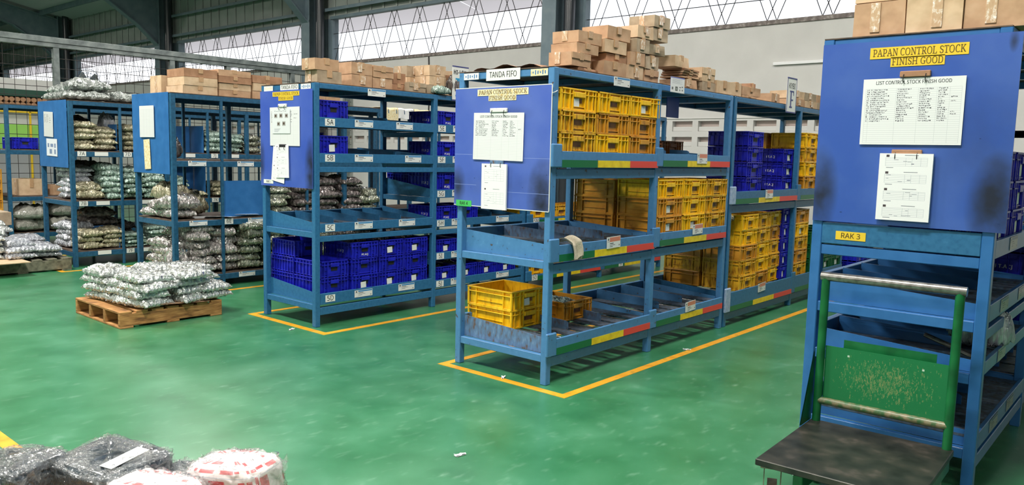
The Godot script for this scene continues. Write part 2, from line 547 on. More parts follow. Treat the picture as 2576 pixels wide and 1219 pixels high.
func packing_print(w: int, h: int, n: int, sd: int) -> Image:   # a sheet of n small forms with a round mark each
	var im := Image.create(w, h, false, Image.FORMAT_RGBA8)
	im.fill(Color8(236, 237, 240))
	var r := RandomNumberGenerator.new()
	r.seed = sd
	var grey := Color8(160, 166, 178)
	var each := float(h) / n
	for k in n:
		var y := each * k
		im.fill_rect(Rect2i(int(w * 0.13), int(y + each * 0.08), int(w * 0.06), int(w * 0.05)), Color8(70, 60, 66))
		im.fill_rect(Rect2i(int(w * 0.48), int(y + each * 0.10), int(w * 0.26), 3), Color8(110, 116, 126))
		im.fill_rect(Rect2i(int(w * 0.12), int(y + each * 0.26), int(w * 0.78), 1), grey)
		for j in 5:
			im.fill_rect(Rect2i(int(w * 0.12), int(y + each * (0.34 + 0.1 * j)), int(w * 0.78), 1), grey)
		for x in [0.12, 0.5, 0.62, 0.78, 0.9]:
			im.fill_rect(Rect2i(int(w * x), int(y + each * 0.26), 1, int(each * 0.5)), grey)
		for j in 5:
			im.fill_rect(Rect2i(int(w * r.randf_range(0.14, 0.7)), int(y + each * r.randf_range(0.28, 0.72)), int(w * r.randf_range(0.04, 0.1)), 2), Color8(120, 124, 136))
		im.fill_rect(Rect2i(int(w * 0.14), int(y + each * 0.84), int(w * 0.14), 3), Color8(120, 124, 136))
	return im

func stock_label_print(stripe: Color, red := false) -> Image:   # the little rack labels: coloured head, a mark, two lines
	var im := Image.create(128, 52, false, Image.FORMAT_RGBA8)
	im.fill(Color8(226, 228, 228))
	im.fill_rect(Rect2i(26, 3, 100, 10 if not red else 20), stripe)
	im.fill_rect(Rect2i(8, 6, 10, 10), Color8(60, 62, 70))
	im.fill_rect(Rect2i(5, 20, 18, 2), Color8(120, 124, 130))
	im.fill_rect(Rect2i(28, 18 if not red else 28, 34, 4), Color8(70, 72, 80))
	im.fill_rect(Rect2i(28, 27 if not red else 36, 48, 3), Color8(110, 112, 120))
	im.fill_rect(Rect2i(28, 36 if not red else 43, 26, 3), Color8(90, 92, 100))
	im.fill_rect(Rect2i(112, 38, 8, 7), Color8(110, 112, 120))
	im.fill_rect(Rect2i(24, 3, 1, 46), Color8(150, 154, 160))
	return im

func board_print(base: Color, marks: Array, creases: Array, sd: int) -> Image:   # painted board: hand grime and creases where hands and crates rub
	var n := 256
	var im := Image.create(n, n, false, Image.FORMAT_RGBA8)
	var g := FastNoiseLite.new()
	g.seed = sd
	g.frequency = 0.022
	var grime := Color8(34, 36, 48)
	for y in n:
		for x in n:
			var u := float(x) / n
			var v := float(y) / n
			var k := 0.0
			var tx := 0.5 + 0.5 * g.get_noise_2d(x, y)
			for q in marks:
				var d := Vector2((u - q[0]) / q[2], (v - q[1]) / q[3]).length()
				k = maxf(k, q[4] * clampf(1.25 - d, 0.0, 1.0) * (0.25 + 1.1 * tx))
			var col := base.lerp(base.lightened(0.12), clampf(g.get_noise_2d(x * 0.3 + 90.0, y * 0.3) * 0.8 + 0.3, 0.0, 1.0))
			im.set_pixel(x, y, col.lerp(grime, clampf(k, 0.0, 0.9)))
	for q in creases:
		im.fill_rect(Rect2i(int(q[0] * n), int(q[1] * n), int(q[2] * n), 1), base.lightened(0.3))
	var r := RandomNumberGenerator.new()
	r.seed = sd
	for k in 10:
		im.fill_rect(Rect2i(r.randi() % n, r.randi() % n, 1 + r.randi() % 3, 1), base.darkened(0.45))
	return im

# ---------------------------------------------------------------- the hall
const WZ := -11.0       # inner face of the back wall
const COLX := [-1.25, -8.44, -15.42, -22.6, -30.0, -37.3]

func slab(called: String, mn: Vector3, mx: Vector3, m: Material, label: String) -> MeshInstance3D:
	return place(struct(called, box_mesh((mx - mn).abs(), 0.0), m, label), (mn + mx) * 0.5)

func place(o: MeshInstance3D, at: Vector3) -> MeshInstance3D:
	o.position = at
	return o

func build_room():
	slab("floor", Vector3(-46, -0.25, -11.3), Vector3(14, 0.0, 17), mats.floor, "green painted floor of the store")
	# back wall: masonry with two rows of vent blocks, then windows, then ribbed cladding
	var w := MB.new()
	var x0 := -45.0
	var x1 := 14.0
	var zb := WZ - 0.22
	w.box(Vector3(x0, 0, zb), Vector3(x1, 1.70, WZ))
	w.box(Vector3(x0, 2.085, zb), Vector3(x1, 3.45, WZ))
	w.box(Vector3(x0, 1.70, zb), Vector3(x1, 2.085, WZ - 0.13))
	w.box(Vector3(x0, 1.845, WZ - 0.131), Vector3(x1, 1.93, WZ))
	var vx0 := -27.0
	var vx1 := -3.2
	w.box(Vector3(x0, 1.70, WZ - 0.131), Vector3(vx0, 2.085, WZ))
	w.box(Vector3(vx1, 1.70, WZ - 0.131), Vector3(x1, 2.085, WZ))
	var pitch := 0.44
	var nv := int((vx1 - vx0) / pitch)
	for k in nv:
		var xa := vx0 + pitch * k
		w.box(Vector3(xa, 1.7001, WZ - 0.1295), Vector3(xa + 0.095, 1.8449, WZ))
		w.box(Vector3(xa, 1.9301, WZ - 0.1295), Vector3(xa + 0.095, 2.0849, WZ))
	var wall := struct("wall_back", w.done(), mats.wall, "pale grey masonry wall with rows of vent blocks below the windows")
	for k in nv:
		for r in 2:
			var xa := vx0 + pitch * k + 0.095
			var yb: float = [1.93, 1.70][r]
			bx("vent_sill", Vector3(xa + 0.001, yb + 0.001, WZ - 0.125), Vector3(xa + 0.344, yb + 0.07, WZ - 0.02), mats.wall, wall, 0.006)
			bx("vent_back", Vector3(xa + 0.001, yb + 0.07, WZ - 0.129), Vector3(xa + 0.344, yb + 0.144 if r == 1 else yb + 0.154, WZ - 0.115), mats.vent, wall, 0.0)
	var tr := MB.new()
	tr.box(Vector3(vx0, 2.12, WZ), Vector3(vx1, 2.128, WZ + 0.012))
	struct("trim_1", tr.done(), mats.wall, "thin plaster ledge above the vent blocks on the back wall")
	# cladding above the windows, with ribs
	var cl := MB.new()
	cl.box(Vector3(x0, 4.46, WZ - 0.06), Vector3(x1, 6.3, WZ - 0.035))
	var upper := struct("wall_upper", cl.done(), mats.cladding, "grey ribbed metal cladding above the windows")
	var sheet := MB.new()      # one sheet: two raised ribs and a lapped edge
	sheet.box(Vector3(0.003, 4.46, -0.034), Vector3(0.837, 6.3, -0.03))
	for rx in [0.0, 0.42]:
		sheet.box(Vector3(rx + 0.003, 4.46, -0.031), Vector3(rx + 0.053, 6.3, 0.0), 0.008)
	var sm := sheet.done()
	var xr := -38.0
	while xr < 9.0:
		obj("cladding_sheet", sm, mats.cladding, upper, Vector3(xr, 0, WZ))
		xr += 0.84
	# girts and the window head along the cladding
	for q in [[5.20, 0.14], [4.66, 0.12]]:
		for i in COLX.size() - 1:
			var g := MB.new()
			g.box(Vector3(COLX[i + 1] + 0.2, q[0] - 0.012, WZ), Vector3(COLX[i] - 0.2, q[0], WZ + q[1]), 0.002)
			g.box(Vector3(COLX[i + 1] + 0.2, q[0] - 0.07, WZ + q[1] - 0.012), Vector3(COLX[i] - 0.2, q[0], WZ + q[1]), 0.002)
			var gn := struct("steel_girt", g.done(), mats.steel, "%s blue-grey wall girt in the bay beside steel column %d" % ["upper" if q[0] > 5.0 else "lower", i + 1])
			gn.set_meta("category", "girt")
	# steel columns: H sections with a dark downpipe beside
	for i in COLX.size():
		var cx: float = COLX[i]
		var c := thing("steel_column", ["blue-grey steel column behind the control board of RAK 3", "blue-grey steel column behind the cartons on RAK 4", "blue-grey steel column behind the cartons on RAK 5", "blue-grey steel column behind the wall fan and cage beam", "blue-grey steel column seen through the wire cage", "blue-grey steel column at the dark end of the hall"][i], "column", Vector3(cx, 0, WZ + 0.2))
		c.set_meta("kind", "structure")
		bx("flange", Vector3(-0.15, 0, 0.17), Vector3(0.15, 6.1, 0.19), mats.steel, c)
		bx("web", Vector3(-0.01, 0, -0.15), Vector3(0.01, 6.1, 0.17), mats.steel, c, 0.0)
		bx("flange", Vector3(-0.15, 0, -0.17), Vector3(0.15, 6.1, -0.15), mats.steel, c)
		var p := MB.new()
		p.tube([Vector3(0.30, 0, 0.0), Vector3(0.30, 5.9, 0.0)], 0.1, 14)
		obj("downpipe", p.done(), mats.pipe, c)
		bx("gusset", Vector3(-0.15, 4.35, 0.17), Vector3(0.15, 4.40, 0.2), mats.steel, c)
		# rafter with a haunch, rising towards the middle of the hall
		var rf := MB.new()
		var prof := [Vector2(0.0, 4.35), Vector2(0.55, 4.86), Vector2(1.35, 5.40), Vector2(2.3, 5.72), Vector2(14.0, 7.9), Vector2(14.0, 8.35), Vector2(0.0, 5.75)]
		for sx in [-0.008, 0.008]:
			var face := []
			for q in prof:
				face.append(Vector3(sx, q.y, q.x))
			for tri_ in [[0, 1, 6], [1, 2, 6], [2, 3, 6], [3, 4, 5], [3, 5, 6]]:
				rf.out_poly([face[tri_[0]], face[tri_[1]], face[tri_[2]]], Vector3(0, 5.5, 1.5) - Vector3(sx * 50, 0, 0), Vector3(1, 0, 0))
		for e in 4:
			flange_strip(rf, prof[e], prof[e + 1], 0.11)
		flange_strip(rf, prof[6], prof[5], 0.11)
		var rn := struct("roof_rafter", rf.done(), mats.steel, "haunched steel rafter springing from " + ["the column behind RAK 3", "the column behind the cartons on RAK 4", "the column behind the cartons on RAK 5", "the column behind the wall fan", "the column behind the wire cage", "the column at the dark end of the hall"][i])
		rn.position = Vector3(cx, 0, WZ + 0.38)
		rn.set_meta("category", "rafter")
	# roof: two slopes with purlins under the near one
	var ceil_mb := MB.new()
	var ry := func(z): return 5.80 + (z - WZ) * 0.186 if z < 3.0 else 8.40 - (z - 3.0) * 0.186
	for q in [[WZ - 0.3, 3.0], [3.0, 17.2]]:
		var za: float = q[0]
		var zc: float = q[1]
		var ya: float = ry.call(za)
		var yc: float = ry.call(zc) if zc < 16 else 8.40 - 14.2 * 0.186
		var dn := Vector3(0, 0, 0)
		ceil_mb.out_poly([Vector3(-46, ya, za), Vector3(14, ya, za), Vector3(14, yc, zc), Vector3(-46, yc, zc)], Vector3(-16, 20, 3), Vector3(0, 1, 0))
		ceil_mb.out_poly([Vector3(-46, ya + 0.12, za), Vector3(14, ya + 0.12, za), Vector3(14, yc + 0.12, zc), Vector3(-46, yc + 0.12, zc)], Vector3(-16, 0, 3), Vector3(0, 1, 0))
	struct("ceiling", ceil_mb.done(), mats.roof, "dark metal roof sheeting over the hall")
	for k in 7:
		var z := WZ + 0.9 + 1.35 * k
		var y: float = ry.call(z)
		var pn := struct("roof_purlin", box_mesh(Vector3(44, 0.16, 0.06), 0.0), mats.steel, "steel purlin under the roof, number %d up from the window wall" % (k + 1))
		pn.position = Vector3(-16, y - 0.085, z)
		pn.set_meta("category", "purlin")
	slab("wall_left", Vector3(-46, 0, -11.3), Vector3(-45, 8.6, 17.2), mats.cladding, "metal wall at the far end beyond the wire cage")
	slab("wall_right", Vector3(13, 0, -11.3), Vector3(14, 8.6, 17.2), mats.wall, "pale end wall beyond the trolley side")
	slab("wall_front", Vector3(-46, 0, 16.4), Vector3(14, 8.6, 17.2), mats.wall, "pale wall behind the photographer")
	# windows: open bays with a grille of bent bars
	for i in COLX.size() + 1:
		var xa: float = (COLX[i] if i < COLX.size() else -45.0) + (0.42 if i < COLX.size() else 0.0)
		var xb: float = (COLX[i - 1] - 0.17) if i > 0 else 13.0
		if i == COLX.size():
			xa = -44.5
		build_window(i + 1, xa, xb)
	# solid wall beside each column, between the windows
	for i in COLX.size():
		var pm := MB.new()
		pm.box(Vector3(COLX[i] - 0.17, 3.45, zb), Vector3(COLX[i] + 0.42, 4.46, WZ - 0.03))
		struct("wall_pier", pm.done(), mats.steel, "dark pier between windows behind steel column %d from the trolley end" % (i + 1))
	var ends := MB.new()
	ends.box(Vector3(-46, 3.45, zb), Vector3(-44.5, 4.46, WZ - 0.03))
	ends.box(Vector3(13.0, 3.45, zb), Vector3(14, 4.46, WZ - 0.03))
	struct("wall_back_end", ends.done(), mats.cladding, "closed ends of the window band")
	var lm := MB.new()
	lm.box(Vector3(-46, 4.46, zb), Vector3(14, 6.3, WZ - 0.059))
	struct("wall_upper_outer", lm.done(), mats.cladding, "outer skin of the upper back wall")
	# the canopy of translucent sheet outside the windows
	for i in 12:
		var cm := MB.new()
		var sx := 13.0 - i * 4.9
		cm.out_poly([Vector3(sx - 4.86, 4.62, WZ - 0.22), Vector3(sx, 4.62, WZ - 0.22), Vector3(sx, 4.38 + 0.02 * (i % 3), WZ - 1.3), Vector3(sx - 4.86, 4.38 + 0.02 * (i % 3), WZ - 1.3)], Vector3(sx - 2, 9, -12), Vector3(0, 1, 0))
		var cn := struct("roof_canopy", cm.done(), mats.canopy, "translucent canopy sheet outside the windows, number %d from the trolley end" % (i + 1))
		cn.set_meta("category", "canopy")

func flange_strip(b: MB, p: Vector2, q: Vector2, half: float):
	var d := (q - p).normalized()
	var nrm := Vector2(-d.y, d.x) * 0.012
	var xs := [-half, half]
	var a := Vector3(xs[0], p.y - nrm.y, p.x - nrm.x)
	var mid := Vector3(0, (p.y + q.y) * 0.5, (p.x + q.x) * 0.5)
	for s in [-1.0, 1.0]:
		var o: Vector3 = Vector3(0, nrm.y, nrm.x) * s
		b.out_poly([Vector3(-half, p.y, p.x) + o, Vector3(half, p.y, p.x) + o, Vector3(half, q.y, q.x) + o, Vector3(-half, q.y, q.x) + o], mid, Vector3(0, 1, 0))
	for sx in [-half, half]:
		var o2 := Vector3(0, nrm.y, nrm.x)
		b.out_poly([Vector3(sx, p.y, p.x) - o2, Vector3(sx, p.y, p.x) + o2, Vector3(sx, q.y, q.x) + o2, Vector3(sx, q.y, q.x) - o2], mid, Vector3(1, 0, 0))

func build_window(k: int, xa: float, xb: float):
	var n := thing("window_%d" % k, "barred open window, bay %d counted from the trolley end" % k, "window", Vector3((xa + xb) * 0.5, 3.45, WZ - 0.05))
	n.set_meta("kind", "structure")
	var hw := (xb - xa) * 0.5
	bx("sill", Vector3(-hw, -0.03, -0.17), Vector3(hw, 0.035, 0.07), mats.sill, n, 0.006)
	bx("frame", Vector3(-hw, 0.98, -0.02), Vector3(hw, 1.045, 0.07), mats.steel, n)
	bx("frame", Vector3(-hw, 0.03, -0.02), Vector3(-hw + 0.06, 0.98, 0.05), mats.steel, n)
	bx("frame", Vector3(hw - 0.04, 0.03, -0.02), Vector3(hw, 0.98, 0.05), mats.steel, n)
	for y in [0.34, 0.67]:
		var h := MB.new()
		h.tube([Vector3(-hw, y, 0.0), Vector3(hw, y, 0.0)], 0.007, 5)
		obj("bar", h.done(), mats.bar, n)
	# two rows of bars bent to and fro
	var step := 0.39
	for r in 2:
		var x := -hw + 0.1 + 0.13 * r
		var up := true
		while x + step < hw:
			var key := "zig%d" % int(up)
			if not box_cache.has(key):
				var z := MB.new()
				z.tube([Vector3(0, 0.03 if up else 0.985, 0), Vector3(step, 0.985 if up else 0.03, 0)], 0.0065, 5)
				box_cache[key] = z.done()
			obj("bar", box_cache[key], mats.bar, n, Vector3(x, 0, 0.012 if r == 0 else -0.014))
			x += step
			up = not up

func build_floor_lines():
	for q in [["yellow line painted round the foot of RAK 4", -3.99, -2.85, -3.85, -9.9], ["yellow line painted round the foot of RAK 5", -6.446, -5.28, -3.80, -9.9], ["yellow line painted round the foot of RAK 6", -8.98, -7.66, -3.62, -9.9], ["yellow line painted round the rack with labels 7A and 7B", -11.6, -10.02, -3.5, -9.9]]:
		var o := thing("floor_line", q[0], "floor line", Vector3((q[1] + q[2]) * 0.5, 0, q[3]))
		var hw: float = (q[2] - q[1]) * 0.5
		var ln: float = q[4] - q[3]
		bx("stripe", Vector3(-hw, 0.0, -0.06), Vector3(hw, 0.002, 0.0), mats.line, o, 0.0)
		bx("stripe", Vector3(-hw, 0.0, ln), Vector3(-hw + 0.06, 0.002, -0.06), mats.line, o, 0.0)
		bx("stripe", Vector3(hw - 0.06, 0.0, ln), Vector3(hw, 0.002, -0.06), mats.line, o, 0.0)
	var f := thing("floor_line", "yellow aisle line running in behind the shrink-wrapped bundles", "floor line", Vector3(-8.0, 0, -1.25))
	bx("stripe", Vector3(-6.0, 0.0, -0.035), Vector3(5.2, 0.002, 0.035), mats.line, f, 0.0)

# ---------------------------------------------------------------- racks
func card_mesh(w: float, h: float, t: float) -> ArrayMesh:   # a thin sheet facing +z, its picture on the front
	var key := "card %.4f %.4f %.4f" % [w, h, t]
	if not box_cache.has(key):
		var b := MB.new()
		b.box(Vector3(-w / 2, -h / 2, -t), Vector3(w / 2, h / 2, 0.0))
		for i in b.uv.size():
			b.uv[i] = Vector2(0.004, 0.004)
		b.quad(Vector3(-w / 2, -h / 2, 0.0002), Vector3(w / 2, -h / 2, 0.0002), Vector3(w / 2, h / 2, 0.0002), Vector3(-w / 2, h / 2, 0.0002))
		box_cache[key] = b.done()
	return box_cache[key]

func card(called: String, parent: Node, at: Vector3, w: float, h: float, m: Material, turn := 0.0, roll := 0.0, t := 0.0015) -> MeshInstance3D:
	var o := obj(called, card_mesh(w, h, t), m, parent, at)
	o.rotation = Vector3(0, turn, roll)
	return o

func code_label(parent: Node, text: String, at: Vector3, turn := PI / 2):   # a white plate with a rack place on it
	var o := card("place_label", parent, at, 0.1, 0.06, mats.white, turn)
	lettering(text, 0.042, mats.ink, o, Vector3(0, 0.001, 0.0008), 0.0, "Droid Sans")

func flow_rack(label: String, xr: float, zf: float, w: float, zs: Array, h: float, bays: Array, paint: Material, rail_out: float, taped := false) -> Node3D:
	var zend: float = zs[zs.size() - 1]
	var t := thing("flow_rack", label, "rack", Vector3(xr - w / 2, 0, zf), "blue steel racks of the store")
	var ox := xr - w / 2
	var L := -w / 2
	var R := w / 2
	for zz in zs:
		var z: float = zz - zf
		bx("post", Vector3(R - 0.05, 0, z - 0.05), Vector3(R, h, z), paint, t, 0.004)
		bx("post", Vector3(L, 0, z - 0.05), Vector3(L + 0.05, h, z), paint, t, 0.004)
		bx("cross_beam", Vector3(L + 0.05, h - 0.05, z - 0.045), Vector3(R - 0.05, h - 0.002, z - 0.005), paint, t)
	for b in zs.size() - 1:
		var za: float = zs[b] - zf - 0.05
		var ze: float = zs[b + 1] - zf
		for s in [L, R - 0.045]:
			bx("top_beam", Vector3(s, h - 0.045, ze), Vector3(s + 0.045, h - 0.002, za), paint, t)
		bx("top_deck", Vector3(L + 0.002, h - 0.001, ze - 0.05), Vector3(R - 0.004, h + 0.005, za + 0.05), mats.deck, t, 0.0)
		bx("deck_joist", Vector3(L + 0.05, h - 0.045, (za + ze) / 2 - 0.02), Vector3(R - 0.05, h - 0.002, (za + ze) / 2 + 0.02), paint, t)
		for sh in bays[b]:
			flow_shelf(t, L, R, za, ze, sh, paint, rail_out, taped, b == 0)
	return t

func flow_shelf(t: Node3D, L: float, R: float, za: float, ze: float, sh: Dictionary, paint: Material, ro: float, taped: bool, first: bool):
	var rb: float = sh.rb
	var rt: float = sh.rt
	var tk := rt - 0.02
	var lanes: int = sh.get("lanes", 3)
	var len := za - ze
	var wornp: Material = sh.get("fin", paint)
	# front rail, lower beam, back rail
	var za2 := za - (0.03 if ro > 0.0 else 0.0)
	bx("shelf_rail", Vector3(R - 0.02 + ro, rb, ze + 0.001), Vector3(R + ro, rt, za2), paint, t, 0.002)
	if sh.has("beam"):
		bx("shelf_beam", Vector3(R - 0.045, sh.beam[0], ze), Vector3(R - 0.003, sh.beam[1], za), paint, t)
	bx("shelf_beam", Vector3(L + 0.003, rb + 0.02, ze), Vector3(L + 0.04, rt + 0.05, za), paint, t)
	if ro > 0.0:
		bx("end_plate", Vector3(R + 0.0005, rb, za - 0.03), Vector3(R + 0.0225, rt + 0.045, za + 0.07), sh.get("end", paint), t, 0.006)
	# end beam and the high side plate of the chute
	bx("end_beam", Vector3(L + 0.05, rb - 0.046, za + 0.006), Vector3(R - 0.05, rb + 0.004, za + 0.045), paint, t)
	bx("end_beam", Vector3(L + 0.05, rb - 0.046, ze - 0.045), Vector3(R - 0.05, rb + 0.004, ze - 0.006), paint, t)
	var sp := MB.new()
	var hl: float = sh.get("side_high", 0.045)
	sp.out_poly([Vector3(L + 0.05, rb + 0.005, 0), Vector3(R - 0.05, rb + 0.005, 0), Vector3(R - 0.05, rt + 0.0, 0), Vector3(L + 0.05, rt + hl, 0)], Vector3(0, rb, -1), Vector3(0, 0, 1))
	sp.out_poly([Vector3(L + 0.05, rb + 0.005, -0.005), Vector3(R - 0.05, rb + 0.005, -0.005), Vector3(R - 0.05, rt + 0.0, -0.005), Vector3(L + 0.05, rt + hl, -0.005)], Vector3(0, rb, 1), Vector3(0, 0, 1))
	sp.out_poly([Vector3(L + 0.05, rt + hl, 0), Vector3(R - 0.05, rt, 0), Vector3(R - 0.05, rt, -0.005), Vector3(L + 0.05, rt + hl, -0.005)], Vector3(0, rb - 1, 0), Vector3(0, 1, 0))
	sp.out_poly([Vector3(R - 0.05, rb, 0), Vector3(R - 0.05, rt, 0), Vector3(R - 0.05, rt, -0.005), Vector3(R - 0.05, rb, -0.005)], Vector3(-1, rb, 0), Vector3(1, 0, 0))
	var spm := sp.done()
	obj("side_plate", spm, sh.get("plate", paint), t, Vector3(0, 0, za + 0.004))
	obj("side_plate", spm, paint, t, Vector3(0, 0, ze + 0.003))
	# lane dividers: tall fins falling towards the aisle
	for k in range(1, lanes):
		var z := za - len * k / lanes
		var fin := "fin %.4f %.4f" % [R - L, ro]
		if not box_cache.has(fin):
			var fb := MB.new()
			var x1 := R - 0.17
			fb.out_poly([Vector3(L + 0.05, -0.05, 0.003), Vector3(x1, -0.05, 0.003), Vector3(x1, 0.02, 0.003), Vector3(x1 - 0.02, 0.03, 0.003), Vector3(L + 0.05, 0.055, 0.003)], Vector3(0, 0, -1), Vector3(0, 0, 1))
			fb.out_poly([Vector3(L + 0.05, -0.05, -0.003), Vector3(x1, -0.05, -0.003), Vector3(x1, 0.02, -0.003), Vector3(x1 - 0.02, 0.03, -0.003), Vector3(L + 0.05, 0.055, -0.003)], Vector3(0, 0, 1), Vector3(0, 0, 1))
			fb.out_poly([Vector3(x1 - 0.02, 0.03, 0.003), Vector3(L + 0.05, 0.055, 0.003), Vector3(L + 0.05, 0.055, -0.003), Vector3(x1 - 0.02, 0.03, -0.003)], Vector3(0, -1, 0), Vector3(0, 1, 0))
			fb.out_poly([Vector3(x1, -0.05, 0.003), Vector3(x1, 0.02, 0.003), Vector3(x1, 0.02, -0.003), Vector3(x1, -0.05, -0.003)], Vector3(-1, 0, 0), Vector3(1, 0, 0))
			fb.box(Vector3(L + 0.05, -0.054, -0.022), Vector3(x1, -0.05, 0.022))
			box_cache[fin] = fb.done()
		obj("lane_divider", box_cache[fin], wornp, t, Vector3(0, tk + 0.025, z))
	# tracks the crates slide on, cross bars under them
	for k in lanes:
		var zc := za - len * (k + 0.5) / lanes
		for s in [-0.3, 0.3]:
			bx("track", Vector3(L + 0.045, tk - 0.012, zc + s * len / lanes - 0.055), Vector3(R - 0.02, tk, zc + s * len / lanes + 0.055), mats.track, t, 0.0)
		var rk := "rod %.4f" % (R - L)
		if not box_cache.has(rk):
			var rb_ := MB.new()
			rb_.tube([Vector3(L + 0.045, 0, 0), Vector3(R - 0.03, 0, 0)], 0.006, 6)
			box_cache[rk] = rb_.done()
		obj("rod", box_cache[rk], mats.bare_steel, t, Vector3(0, tk - 0.012, zc))
	for fx in [0.2, 0.62]:
		bx("cross_bar", Vector3(L + (R - L) * fx, tk - 0.045, ze), Vector3(L + (R - L) * fx + 0.035, tk - 0.013, za), mats.track, t, 0.0)
	# coloured tape on the rail: green, yellow, red
	if taped:
		var zs0 := za2
		var cut := [0.0, 0.335, 0.675, 1.0]
		var tm := [mats.tape_green, mats.tape_yellow, mats.tape_red]
		for k in 3:
			var a: float = zs0 - (zs0 - ze) * cut[k]
			var b: float = zs0 - (zs0 - ze) * cut[k + 1]
			var tp := bx("tape", Vector3(R + ro, rb + 0.001, b), Vector3(R + ro + 0.0015, rb + 0.049, a), tm[k], t, 0.0)
			tp.set_meta("label", ["green tape on the rail", "yellow tape on the rail", "red tape on the rail"][k])
	if sh.has("codes"):
		for c in sh.codes:   # [text, z]
			code_label(t, c[0], Vector3(R + ro + 0.002, (rb + rt) * 0.5, c[1] - t.position.z))
	if sh.has("tags"):
		for c in sh.tags:    # z of each stock label
			card("stock_label", t, Vector3(R + ro + 0.003, (rb + rt) * 0.5 + 0.004, c - t.position.z), 0.2, 0.062, mats.tag_blue, PI / 2)
	if sh.has("cards"):
		for c in sh.cards:   # [z, y, roll]
			card("stock_card", t, Vector3(R + ro + 0.006, c[1], c[0] - t.position.z), 0.17, 0.082, mats.tag_red, PI / 2, c[2], 0.003)

func flat_rack(label: String, xr: float, zf: float, w: float, bay: float, n: int, h: float, decks: Array, paint: Material) -> Node3D:
	var t := thing("shelf_rack", label, "rack", Vector3(xr - w / 2, 0, zf), "blue steel racks of the store")
	var L := -w / 2
	var R := w / 2
	var zb := -bay * n
	for k in n + 1:
		var z := -bay * k
		var big := k % 2 == 0
		var th := 0.05 if big else 0.03
		for s in [L, R - th]:
			bx("post", Vector3(s, 0, z - th), Vector3(s + th, h - 0.002, z), paint, t, 0.003)
	for s in [L, R - 0.045]:
		bx("top_beam", Vector3(s, h - 0.05, zb), Vector3(s + 0.045, h, -0.05), paint, t)
	for z in [0.0, zb + 0.045]:
		bx("top_beam", Vector3(L + 0.05, h - 0.05, z - 0.045), Vector3(R - 0.05, h, z), paint, t)
	bx("top_deck", Vector3(L, h + 0.0005, zb - 0.03), Vector3(R, h + 0.008, 0.0), mats.deck, t, 0.0)
	for y in decks:
		bx("shelf_deck", Vector3(L + 0.01, y - 0.012, zb), Vector3(R - 0.01, y, -0.006), mats.deck, t, 0.0)
		for s in [L + 0.004, R - 0.034]:
			bx("shelf_beam", Vector3(s, y - 0.075, zb), Vector3(s + 0.03, y - 0.0125, -0.012), paint, t)
		bx("end_beam", Vector3(L + 0.05, y - 0.07, -0.04), Vector3(R - 0.05, y - 0.0125, -0.004), paint, t)
	return t

func divider(t: Node3D, x0: float, x1: float, y0: float, y1: float, z: float):   # an upright blue plate across a shelf
	bx("divider_plate", Vector3(x0, y0, z - 0.004), Vector3(x1, y1, z), mats.blue_plate, t, 0.0)

